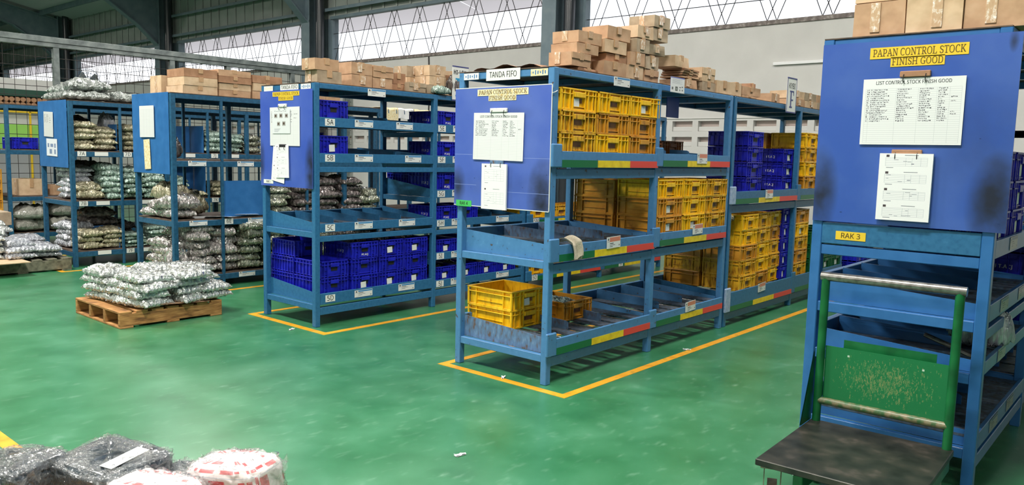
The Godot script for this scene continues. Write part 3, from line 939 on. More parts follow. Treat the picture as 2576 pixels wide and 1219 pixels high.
func build_racks():
	mats.tag_blue = picture(stock_label_print(Color8(52, 130, 190)), 0.3, true)
	mats.tag_red = picture(stock_label_print(Color8(214, 120, 92), true), 0.3, true)
	# RAK 4 and the rack that carries on behind it
	var z4 := [-3.974, -5.25, -6.47]
	var s4a := [{"rb": 1.43, "rt": 1.535, "beam": [1.355, 1.42]}, {"rb": 0.815, "rt": 0.925, "beam": [0.735, 0.80], "fin": mats.rust, "cards": [[-4.68, 0.905, 0.03]]}, {"rb": 0.195, "rt": 0.305, "beam": [0.12, 0.185], "fin": mats.rust, "plate": mats.rust}]
	var s4b := [{"rb": 1.44, "rt": 1.54, "beam": [1.365, 1.43], "cards": [[-5.95, 1.51, 0.0]]}, {"rb": 0.825, "rt": 0.93, "beam": [0.745, 0.81], "cards": [[-5.93, 0.93, 0.02]]}, {"rb": 0.19, "rt": 0.29, "beam": [0.115, 0.18], "cards": [[-5.87, 0.29, 0.04]]}]
	var r4 := flow_rack("blue steel flow rack with the green RAK 4 label on its control board", -3.10, -3.974, 0.842, z4, 2.06, [s4a, s4b], mats.blue_worn, 0.0205, true)
	rack_head(r4, 0.842, 2.06, mats.label_cream, true)
	var z4c := [-6.555, -8.085, -9.62]
	var s4c := [{"end": mats.worn_pale, "rb": 1.11, "rt": 1.225, "beam": [1.03, 1.10], "lanes": 3, "cards": [[-7.35, 1.19, 0.0]]}, {"end": mats.worn_pale, "rb": 0.135, "rt": 0.31, "beam": [0.06, 0.125], "cards": [[-7.3, 0.29, 0.05]]}]
	var r4c := flow_rack("blue steel flow rack carrying on the row behind RAK 4", -3.10, -6.555, 0.842, z4c, 2.06, [s4c, [{"rb": 1.11, "rt": 1.225, "beam": [1.03, 1.10]}, {"rb": 0.135, "rt": 0.31, "beam": [0.06, 0.125]}]], mats.blue, 0.0205, true)
	# RAK 5 and its follower
	var z5 := [-3.908, -5.262, -6.62]
	var s5a := [{"rb": 1.70, "rt": 1.78, "codes": [["5A", -4.06]], "tags": [-4.42, -4.89]}, {"rb": 1.40, "rt": 1.48, "beam": [1.32, 1.365], "codes": [["5B", -4.06]], "tags": [-4.42, -5.0], "lanes": 4}, {"rb": 0.81, "rt": 0.885, "beam": [0.73, 0.778], "codes": [["5C", -4.06]], "tags": [-4.42, -4.93], "lanes": 5, "side_high": 0.07}, {"rb": 0.19, "rt": 0.285, "beam": [0.10, 0.165], "codes": [["5D", -4.06]], "tags": [-4.42, -4.93], "lanes": 4, "side_high": 0.06}]
	var s5b := [{"rb": 1.70, "rt": 1.78, "codes": [["5E", -5.37]], "tags": [-5.62]}, {"rb": 1.40, "rt": 1.48, "beam": [1.32, 1.365], "codes": [["5F", -5.37]], "tags": [-5.62]}, {"rb": 1.07, "rt": 1.15, "codes": [["5G", -5.37]], "tags": [-5.62], "side_high": 0.09}, {"rb": 0.785, "rt": 0.86, "beam": [0.71, 0.755], "codes": [["5H", -5.37]], "tags": [-5.62, -6.28], "lanes": 4}, {"rb": 0.46, "rt": 0.535, "codes": [["5I", -5.37]], "tags": [-5.62], "lanes": 4}, {"rb": 0.185, "rt": 0.26, "beam": [0.10, 0.165], "codes": [["5J", -5.37]], "tags": [-5.62, -6.3], "lanes": 4}]
	var r5 := flow_rack("blue steel flow rack with places 5A to 5J and a crowded control board", -5.549, -3.908, 0.80, z5, 2.06, [s5a, s5b], mats.blue, 0.0)
	rack_head(r5, 0.80, 2.06, mats.label_yellow, false)
	var z5c := [-6.70, -8.15, -9.6]
	var s5c := [{"rb": 1.40, "rt": 1.48}, {"rb": 0.74, "rt": 0.81, "beam": [0.66, 0.71], "codes": [["5M", -6.83]]}, {"rb": 0.10, "rt": 0.17, "codes": [["5O", -6.83]]}]
	var s5d := [{"rb": 1.40, "rt": 1.48}, {"rb": 0.74, "rt": 0.81, "beam": [0.66, 0.71]}, {"rb": 0.10, "rt": 0.17, "codes": [["5T", -8.6]]}]
	flow_rack("blue steel flow rack with places 5M and 5O, beyond the rack of blue crates", -5.549, -6.70, 0.80, z5c, 2.06, [s5c, s5d], mats.blue, 0.0205, true)
	# RAK 3 at the trolley
	var z3 := [-4.0, -5.3, -6.6]
	var s3 := [{"rb": 1.09, "rt": 1.17, "side_high": 0.03, "tags": [-4.5]}, {"rb": 0.80, "rt": 0.88, "beam": [0.72, 0.77], "lanes": 4, "tags": [-4.4, -4.9]}, {"rb": 0.56, "rt": 0.62, "lanes": 4, "tags": [-4.45]}, {"rb": 0.21, "rt": 0.29, "beam": [0.12, 0.18], "lanes": 5, "side_high": 0.02, "tags": [-4.4, -4.85]}]
	var r3 := flow_rack("blue steel flow rack behind the trolley, with the yellow RAK 3 label", -0.64, -4.0, 0.80, z3, 2.10, [s3, s3.duplicate(true)], mats.blue_plate, 0.0)
	bx("label_beam", Vector3(-0.35, 1.10, -0.03), Vector3(0.35, 1.205, 0.0), mats.blue, r3)
	var l3 := card("rack_label", r3, Vector3(-0.21, 1.145, 0.002), 0.142, 0.042, mats.label_yellow)
	lettering("RAK 3", 0.024, mats.ink_brown, l3, Vector3(0, 0, 0.0008), 0.0, "Droid Sans", 0.09)
	# shelf racks for bags
	var r6 := flat_rack("blue steel shelf rack with the plain blue end board and place label 6E", -7.95, -3.86, 0.867, 0.54, 8, 2.05, [1.375, 0.745, 0.15], mats.blue_dark)
	var r7 := flat_rack("blue steel shelf rack with places 7A to 7F and grey bags on top", -10.31, -3.75, 0.98, 0.585, 8, 2.03, [1.432, 0.822, 0.20], mats.blue_dark)
	var r8 := flat_rack("blue steel shelf rack at the edge of the picture, beside the wire cage", -12.76, -3.80, 0.88, 0.9, 5, 2.045, [1.42, 0.75, 0.22], mats.blue_dark)
	for q in [["6E", r6, -0.62, 0.71], ["7A", r7, -0.13, 1.395], ["7B", r7, -0.13, 0.785], ["7D", r7, -0.68, 1.395], ["7J", r7, -1.86, 1.395], ["7F", r7, -0.68, 0.163], ["7K", r7, -1.86, 0.785]]:
		var rr: Node3D = q[1]
		code_label(rr, q[0], Vector3((0.867 if rr == r6 else 0.98) / 2 + 0.001, q[3], q[2]))
	for q in [[r6, -0.27, 1.337], [r6, -0.83, 1.337], [r6, -0.27, 0.708], [r6, -0.95, 0.708], [r6, -0.83, 0.112], [r6, -0.3, 0.112]]:
		card("stock_label", q[0], Vector3(0.867 / 2 + 0.001, q[2], q[1]), 0.2, 0.055, mats.tag_blue, PI / 2)
	for q in [[r7, -0.36, 1.395], [r7, -0.36, 0.785], [r7, -0.36, 0.163], [r7, -0.92, 0.785], [r7, -0.9, 0.163], [r7, -1.5, 0.785], [r7, -1.5, 1.395], [r7, -2.15, 1.395]]:
		card("stock_label", q[0], Vector3(0.49 + 0.001, q[2], q[1]), 0.16, 0.05, mats.white, PI / 2)
	# dark blue plates between stacks
	for q in [[-0.55, 0.43, 0.832, 1.26, -1.75], [-0.4, 0.43, 1.432, 1.77, -0.575], [-0.4, 0.43, 1.432, 1.80, -1.73], [-0.4, 0.43, 0.20, 0.46, -0.573]]:
		divider(r7, q[0] + 0.05, q[1], q[2], q[3], q[4])
	# plates seen flat on, standing along the racks
	bx("divider_plate", Vector3(0.10, 1.432, -1.70), Vector3(0.104, 1.79, -1.22), mats.blue_plate, r7, 0.0)
	bx("divider_plate", Vector3(0.10, 0.822, -1.74), Vector3(0.104, 1.27, -1.32), mats.blue_plate, r7, 0.0)
	bx("divider_plate", Vector3(0.12, 0.20, -0.56), Vector3(0.124, 0.47, -0.3), mats.blue_plate, r7, 0.0)
	bx("divider_plate", Vector3(0.395, 0.76, -1.06), Vector3(0.40, 1.15, -0.565), mats.blue_plate, r6, 0.0)

func rack_head(t: Node3D, w: float, h: float, m: Material, torn: bool):   # the TANDA FIFO strip on the end of a rack
	var o := card("head_label", t, Vector3(-0.01 if torn else 0.04, h - 0.028, 0.0035), 0.30 if torn else 0.27, 0.075 if torn else 0.046, mats.white, 0.0, 0.0)
	lettering("TANDA FIFO", 0.036 if torn else 0.030, mats.ink, o, Vector3(0, 0, 0.0008), 0.0, "Droid Sans", 0.24)
	for s in [-1.0, 1.0]:
		var a := card("arrow_label", t, Vector3(s * (0.3 if torn else 0.28) + (0.0 if s > 0 else -0.0), h - 0.029, 0.0035), 0.14, 0.044, mats.white if s < 0 or not torn else mats.label_cream)
		var im := MB.new()
		for k in 6:
			var x := -0.05 + 0.02 * k
			var hh := 0.006 + 0.004 * ((k * 5) % 3)
			im.box(Vector3(x - 0.004, -hh, 0.0), Vector3(x + 0.004, hh, 0.0005))
		obj("print", im.done(), mats.blue_ink if s > 0 or torn else mats.label_cream, a, Vector3(0, 0, 0.0004))

# ---------------------------------------------------------------- control boards and papers
func hang_sheet(called: String, label: String, cat: String, at: Vector3, w: float, h: float, m: Material, roll := 0.0, t := 0.002, tilt := 0.0) -> MeshInstance3D:
	var o := card(called, self, at, w, h, m, 0.0, roll, t)
	o.rotation.x = tilt
	tag(o, label, cat)
	return o

func board_title(b: Node3D, x: float, y: float, w: float, h: float, text: String, m: Material, roll: float, cap: float):
	var o := card("title_label", b, Vector3(x, y, 0.0022), w, h, m, 0.0, roll)
	lettering(text, cap, mats.ink_brown, o, Vector3(0, 0, 0.0008), 0.0, "Droid Serif", w * 0.94)

func clip_bar(b: Node3D, x: float, y: float, w: float, m: Material):
	bx("clip", Vector3(x - w / 2, y - 0.014, 0.001), Vector3(x + w / 2, y + 0.014, 0.016), m, b, 0.003)
	for s in [-0.36, 0.36]:
		var r := MB.new()
		var pts := []
		for k in 13:
			var a := TAU * k / 12.0
			pts.append(Vector3(0, sin(a) * 0.018, 0.012 + cos(a) * 0.012))
		r.tube(pts, 0.002, 5)
		obj("ring", r.done(), mats.ink, b, Vector3(x + s * w, y - 0.018, 0.0))

func build_boards():
	# RAK 4
	var b4 := thing("control_board", "scuffed blue control board with faded title, tied to the end of RAK 4", "board", Vector3(-3.527, 1.534, -3.955))
	card("panel", b4, Vector3(0, 0.014, 0), 0.854, 0.808, picture(board_print(Color8(74, 100, 186), [[0.93, 0.88, 0.13, 0.26, 0.9], [0.04, 0.82, 0.08, 0.14, 0.7], [0.5, 0.8, 0.5, 0.1, 0.12], [0.6, 0.22, 0.2, 0.06, 0.2]], [[0.0, 0.56, 0.2, 0], [0.6, 0.58, 0.4, 0], [0.0, 0.82, 0.25, 0], [0.55, 0.86, 0.45, 0]], 3), 0.32), 0.0, 0.0, 0.004)
	for q in [[-0.427, 0.414, 0.427, 0.419], [-0.428, -0.391, 0.427, -0.386]]:
		bx("edge_strip", Vector3(q[0], q[1], -0.005), Vector3(q[2], q[3], 0.001), mats.white, b4, 0.0)
	bx("edge_strip", Vector3(0.4245, -0.386, -0.005), Vector3(0.4285, 0.414, 0.001), mats.white, b4, 0.0)
	board_title(b4, 0.01, 0.382, 0.45, 0.044, "PAPAN CONTROL STOCK", mats.label_cream, 0.0, 0.026)
	board_title(b4, 0.01, 0.343, 0.245, 0.036, "FINISH GOOD", mats.label_cream, 0.0, 0.024)
	clip_bar(b4, -0.012, 0.262, 0.15, mats.white)
	clip_bar(b4, -0.02, -0.085, 0.12, mats.rust)
	var rl := card("rack_label", b4, Vector3(-0.33, -0.375, 0.0022), 0.148, 0.042, mats.label_green)
	lettering("RAK 4", 0.022, mats.ink, rl, Vector3(0, 0, 0.0008))
	for s in [-1.0, 1.0]:
		var tie := MB.new()
		tie.tube([Vector3(s * 0.42, 0.36, -0.002), Vector3(s * 0.44, 0.37, -0.02), Vector3(s * 0.43, 0.38, -0.05)], 0.003, 5)
		obj("tie", tie.done(), mats.white if s > 0 else mats.ink, b4)
	var img4 := picture(table_print(512, 352, 0.16, 24, [0.03, 0.09, 0.36, 0.58, 0.72, 0.88, 0.97], 10, 11), 0.25, true)
	var s4 := hang_sheet("stock_list", "large ruled stock list in a plastic sleeve, on the RAK 4 control board", "paper", Vector3(-3.543, 1.622, -3.946), 0.448, 0.315, img4, -0.012, 0.002)
	lettering("LIST CONTROL STOCK FINISH GOOD", 0.014, mats.ink, s4, Vector3(0, 0.132, 0.0006), 0.0, "Droid Sans", 0.33)
	hang_sheet("packing_list", "pad of packing lists hung under the stock list on the RAK 4 control board", "paper", Vector3(-3.562, 1.287, -3.935), 0.224, 0.306, picture(packing_print(256, 352, 2, 12), 0.5), 0.0, 0.012)
	# RAK 3
	var b3 := thing("control_board", "blue control board with bright yellow title, on RAK 3 behind the trolley", "board", Vector3(-1.02, 1.64, -3.99))
	card("panel", b3, Vector3(0.0015, 0.003, 0), 0.837, 0.862, picture(board_print(Color8(54, 88, 172), [[0.03, 0.83, 0.09, 0.22, 0.85], [0.94, 0.84, 0.12, 0.24, 0.95], [0.96, 0.04, 0.02, 0.05, 0.8], [0.85, 0.55, 0.3, 0.3, 0.15]], [], 5), 0.3), 0.0, 0.0, 0.005)
	board_title(b3, 0.012, 0.378, 0.415, 0.052, "PAPAN CONTROL STOCK", mats.label_yellow, 0.0, 0.032)
	board_title(b3, 0.012, 0.334, 0.228, 0.044, "FINISH GOOD", mats.label_yellow, 0.0, 0.030)
	clip_bar(b3, 0.01, 0.275, 0.13, mats.carton_red)
	clip_bar(b3, 0.0, -0.085, 0.13, mats.carton_red)
	var img3 := picture(table_print(512, 360, 0.15, 26, [0.03, 0.07, 0.34, 0.56, 0.74, 0.86, 0.97], 16, 21), 0.3, true)
	var s3 := hang_sheet("stock_list", "large ruled stock list on the RAK 3 control board", "paper", Vector3(-1.017, 1.745, -3.982), 0.434, 0.306, img3, 0.0, 0.002)
	lettering("LIST CONTROL STOCK FINISH GOOD", 0.015, mats.ink, s3, Vector3(0.0, 0.134, 0.0006), 0.0, "Droid Sans", 0.32)
	hang_sheet("packing_list", "thick pad of packing lists hung under the stock list on the RAK 3 board", "paper", Vector3(-1.018, 1.395, -3.968), 0.23, 0.312, picture(packing_print(256, 352, 4, 22), 0.5), 0.0, 0.014)
	# RAK 5
	var b5 := thing("control_board", "blue control board with yellow title, on the rack with places 5A to 5D", "board", Vector3(-5.951, 1.594, -3.893))
	card("panel", b5, Vector3(-0.001, 0.001, 0), 0.782, 0.826, picture(board_print(Color8(60, 88, 180), [[0.97, 0.82, 0.1, 0.3, 0.85], [0.02, 0.74, 0.06, 0.2, 0.6]], [], 8), 0.32), 0.0, 0.0, 0.004)
	board_title(b5, 0.008, 0.383, 0.40, 0.038, "PAPAN CONTROL STOCK", mats.label_yellow, 0.0, 0.024)
	board_title(b5, 0.008, 0.345, 0.222, 0.036, "FINISH GOOD", mats.label_yellow, 0.0, 0.022)
	clip_bar(b5, -0.03, 0.285, 0.12, mats.white)
	clip_bar(b5, -0.03, -0.06, 0.1, mats.ink)
	var r5 := card("rack_label", b5, Vector3(-0.27, -0.375, 0.0022), 0.15, 0.035, mats.white)
	lettering("RAK 5", 0.018, mats.ink, r5, Vector3(0, 0, 0.0008))
	hang_sheet("stock_list", "ruled list in a wavy plastic sleeve behind the photo sheet, RAK 5 board", "paper", Vector3(-5.957, 1.70, -3.886), 0.446, 0.33, picture(table_print(512, 360, 0.1, 26, [0.03, 0.08, 0.36, 0.6, 0.8, 0.97], 9, 31), 0.2, true), 0.0, 0.003)
	var im := Image.create(256, 256, false, Image.FORMAT_RGBA8)
	im.fill(Color8(226, 230, 234))
	var ph := [[30, 50, 44], [104, 48, 46], [184, 50, 44], [70, 134, 44], [146, 130, 46]]
	for p in ph:
		im.fill_rect(Rect2i(p[0], p[1], p[2], p[2]), Color8(168, 168, 166))
		im.fill_rect(Rect2i(p[0] + 8, p[1] + 10, p[2] - 20, p[2] - 22), Color8(92, 78, 70))
	for k in 6:
		im.fill_rect(Rect2i(30 + 30 * k, 20 + (k % 2) * 4, 22, 4), Color8(120, 124, 132))
	for k in 4:
		im.fill_rect(Rect2i(30, 206 + k * 10, 90 - k * 12, 3), Color8(140, 144, 150))
	hang_sheet("photo_sheet", "sheet with five small photographs pinned over the RAK 5 stock list", "paper", Vector3(-6.0, 1.745, -3.881), 0.27, 0.21, picture(im, 0.3, true), 0.0, 0.001)
	hang_sheet("packing_list", "loose packing list hanging crooked low on the RAK 5 board", "paper", Vector3(-6.05, 1.37, -3.886), 0.2, 0.30, picture(packing_print(256, 352, 2, 32), 0.5), -0.13, 0.001)
	hang_sheet("packing_list", "upright packing list over the crooked one on the RAK 5 board", "paper", Vector3(-5.99, 1.40, -3.878), 0.2, 0.28, picture(packing_print(256, 352, 3, 33), 0.5), 0.02, 0.006)
	# plain boards on the bag racks
	var b6 := thing("end_board", "plain blue end board with a long white sheet, on the rack beside label 6E", "board", Vector3(-8.40, 1.64, -3.852))
	var p6 := MB.new()
	p6.box(Vector3(-0.425, -0.42, -0.004), Vector3(0.41, 0.42, 0.0), 0.002)
	obj("panel", p6.done(), mats.blue_plate, b6)
	hang_sheet("stock_list", "white list in a sleeve on the plain board of the middle bag rack", "paper", Vector3(-8.455, 1.765, -3.838), 0.33, 0.33, picture(table_print(256, 256, 0.12, 22, [0.05, 0.3, 0.5, 0.7, 0.95], 0, 41), 0.25, true), 0.0, 0.004)
	hang_sheet("paper_strip", "yellowed paper strip hanging below the list on the middle bag rack", "paper", Vector3(-8.47, 1.42, -3.842), 0.14, 0.315, mats.label_cream, 0.06, 0.002)
	var b7 := thing("end_board", "plain blue end board with two small papers, under the grey bags on top", "board", Vector3(-10.83, 1.63, -3.742))
	var p7 := MB.new()
	p7.box(Vector3(-0.47, -0.41, -0.004), Vector3(0.465, 0.41, 0.0), 0.002)
	obj("panel", p7.done(), mats.blue_plate, b7)
	hang_sheet("stock_list", "curling list hung high on the board under the grey bags", "paper", Vector3(-10.93, 1.75, -3.73), 0.3, 0.31, picture(table_print(256, 256, 0.1, 20, [0.05, 0.3, 0.6, 0.95], 8, 51), 0.3, true), -0.04, 0.003)
	var im7 := Image.create(128, 96, false, Image.FORMAT_RGBA8)
	im7.fill(Color8(222, 226, 234))
	for p in [[14, 26, 20, 22], [48, 28, 34, 18], [94, 26, 18, 24], [36, 58, 30, 26], [92, 58, 20, 26]]:
		im7.fill_rect(Rect2i(p[0], p[1], p[2], p[3]), Color8(124, 142, 176))
	hang_sheet("photo_sheet", "small sheet with pictures low on the board under the grey bags", "paper", Vector3(-10.855, 1.463, -3.735), 0.35, 0.215, picture(im7, 0.4), -0.02, 0.002)

# ---------------------------------------------------------------- crates
func crate_mesh(lx: float, wz: float, h: float, style: int) -> ArrayMesh:   # open crate, its handle end facing +x; base at the origin
	var b := MB.new()
	var X := lx / 2
	var Z := wz / 2
	var e := 0.016 if style == 0 else 0.013
	var t := 0.004
	b.box(Vector3(-X + e, 0.0, -Z + e), Vector3(X - e, 0.006, Z - e))
	for s in [-1.0, 1.0]:
		b.box(Vector3(minf(s * (X - e), s * (X - e - t)), 0.0, -Z + e), Vector3(maxf(s * (X - e), s * (X - e - t)), h, Z - e))
		b.box(Vector3(-X + e, 0.0, minf(s * (Z - e), s * (Z - e - t))), Vector3(X - e, h, maxf(s * (Z - e), s * (Z - e - t))))
	# rims right round: top, below the top, foot
	var rims := [[h - 0.010, h, 0.0], [h - 0.040, h - 0.034, 0.001]]
	rims.append([0.0, 0.012, 0.005] if style == 0 else [0.010, 0.016, 0.006])
	for r in rims:
		var o: float = r[2]
		for s in [-1.0, 1.0]:
			b.box(Vector3(minf(s * (X - o), s * (X - e)), r[0], -Z + o), Vector3(maxf(s * (X - o), s * (X - e)), r[1], Z - o), 0.0015)
			b.box(Vector3(-X + o, r[0], minf(s * (Z - o), s * (Z - e))), Vector3(X - o, r[1], maxf(s * (Z - o), s * (Z - e))), 0.0015)
	# ribs
	var ends := [-0.485, -0.40, -0.26, -0.17, 0.17, 0.26, 0.40, 0.485]
	var sides := [-0.485, -0.30, 0.30, 0.485]
	if style == 1:
		ends = [-0.48, -0.36, -0.24, 0.24, 0.36, 0.48]
		sides = [-0.48, -0.36, -0.24, -0.12, 0.0, 0.12, 0.24, 0.36, 0.48]
	for s in [-1.0, 1.0]:
		for f in ends:
			var deep := 0.002 if absf(f) > 0.3 else 0.0
			b.box(Vector3(minf(s * (X - deep - 0.001), s * (X - e)), 0.0, f * wz - 0.0055), Vector3(maxf(s * (X - deep - 0.001), s * (X - e)), h, f * wz + 0.0055), 0.0015)
		for f in sides:
			b.box(Vector3(f * lx - 0.004, 0.0, minf(s * (Z - 0.003), s * (Z - e))), Vector3(f * lx + 0.004, h, maxf(s * (Z - 0.003), s * (Z - e))), 0.0015)
	if style == 1:   # the upright ticks of the blue crates' rim, and small square frames on the end
		for s in [-1.0, 1.0]:
			var k := -0.44
			while k < 0.45:
				b.box(Vector3(minf(s * (X - 0.002), s * (X - e)), h - 0.036, k * wz - 0.002), Vector3(maxf(s * (X - 0.002), s * (X - e)), h - 0.008, k * wz + 0.002))
				b.box(Vector3(k * lx - 0.002, h - 0.036, minf(s * (Z - 0.002), s * (Z - e))), Vector3(k * lx + 0.002, h - 0.008, maxf(s * (Z - 0.002), s * (Z - e))))
				k += 0.11
			for zc in [-0.31, 0.31]:
				for q in [[-0.05, 0.03, 0.05, 0.034], [-0.05, 0.066, 0.05, 0.07], [-0.05, 0.03, -0.04, 0.07], [0.04, 0.03, 0.05, 0.07]]:
					b.box(Vector3(minf(s * (X - 0.006), s * (X - e)), q[1], (zc + q[0]) * wz), Vector3(maxf(s * (X - 0.006), s * (X - e)), q[3], (zc + q[2]) * wz))
	else:            # sunk panel edges of the yellow ends
		for s in [-1.0, 1.0]:
			b.box(Vector3(minf(s * (X - 0.004), s * (X - e)), h * 0.16, -0.16 * wz), Vector3(maxf(s * (X - 0.004), s * (X - e)), h * 0.16 + 0.004, 0.16 * wz))
			b.box(Vector3(-0.28 * lx, h * 0.3, minf(s * (Z - 0.009), s * (Z - e))), Vector3(0.28 * lx, h * 0.3 + 0.003, maxf(s * (Z - 0.009), s * (Z - e))))
	return b.done()

func make_crate(lx: float, wz: float, h: float, style: int, m: Material, called: String, card_on: bool, stamp := "") -> Node3D:
	var t := Node3D.new()
	t.name = called
	var key := "crate %.3f %.3f %.3f %d" % [lx, wz, h, style]
	if not box_cache.has(key):
		box_cache[key] = crate_mesh(lx, wz, h, style)
	obj("body", box_cache[key], m, t)
	for s in [-1.0, 1.0]:
		var hd := bx("handle", Vector3(s * lx / 2 - 0.009, h - 0.056, -0.15 * wz), Vector3(s * lx / 2 + 0.005, h - 0.022, 0.15 * wz), m, t, 0.003)
		var hole := bx("hand_hole", Vector3(s * (lx / 2 - (0.015 if style == 0 else 0.012)) - 0.0015, h - 0.092, -0.11 * wz), Vector3(s * (lx / 2 - (0.015 if style == 0 else 0.012)) + 0.0015, h - 0.060, 0.11 * wz), mats.ink if style == 1 else mats.crate_brown, t, 0.0)
		hole.name = "hand_hole"
	if card_on:
		var cd := card("paper_label", t, Vector3(lx / 2 - 0.006, h * 0.36, 0.07 * wz), 0.06, 0.055, mats.white, PI / 2, 0.06)
		cd.set_meta("label", "small white paper label")
	if stamp != "":
		lettering(stamp, 0.022, mats.white, t, Vector3((0.06 if wz < 0.3 else 0.19) * lx, h * 0.42, wz / 2 - 0.0105), 0.0, "Droid Sans", 0.0, 700)
		lettering(stamp, 0.018, mats.white, t, Vector3(lx / 2 - 0.0105, h * 0.22, 0.0), PI / 2, "Droid Sans", 0.0, 700)
	return t

func make_crate_protos():
	var i := 0
	for q in [["yellow", "crate_yellow"], ["dirty", "crate_dirty"], ["orange", "crate_orange"], ["brown", "crate_brown"]]:
		proto["crate_" + q[0]] = make_crate(0.385, 0.40, 0.142, 0, mats[q[1]], "yellow_crate", false)
		proto["crate_" + q[0] + "_card"] = make_crate(0.385, 0.40, 0.142, 0, mats[q[1]], "yellow_crate", true)
	proto["crate_blue"] = make_crate(0.42, 0.298, 0.152, 1, mats.crate_blue, "blue_crate", false)
	proto["crate_blue_card"] = make_crate(0.42, 0.298, 0.152, 1, mats.crate_blue, "blue_crate", true)
	proto["crate_blue_stamp"] = make_crate(0.42, 0.298, 0.152, 1, mats.crate_blue, "blue_crate", false, "PT.ACJ")
	proto["crate_blue_wide"] = make_crate(0.46, 0.36, 0.14, 1, mats.crate_blue, "blue_crate", true, "PT.ACJ")
	proto["crate_blue_wide_plain"] = make_crate(0.46, 0.36, 0.14, 1, mats.crate_blue, "blue_crate", false)
	proto["crate_green"] = make_crate(0.40, 0.34, 0.15, 1, mats.crate_green, "green_crate", true)

func crate(kind: String, x: float, y: float, z: float, label: String, group: String, turn := 0.0, sc := Vector3.ONE) -> Node3D:   # x is the plane of its handle end, z its middle
	var t: Node3D = proto["crate_" + kind].duplicate()
	add_child(t, true)
	var l := {"blue": 0.42, "blue_card": 0.42, "blue_stamp": 0.42, "blue_wide": 0.46, "blue_wide_plain": 0.46, "green": 0.40}
	var lx: float = l.get(kind, 0.385)
	t.position = Vector3(x - lx * sc.x / 2, y, z)
	t.rotation.y = turn
	t.scale = sc
	tag(t, label, "crate", group)
	return t

const NTH := ["lowest", "second", "third", "fourth", "fifth", "sixth", "seventh", "eighth"]
func layer_word(k: int, n: int) -> String:
	return "topmost" if k == n - 1 else ("lowest" if k == 0 else NTH[k] + " up")

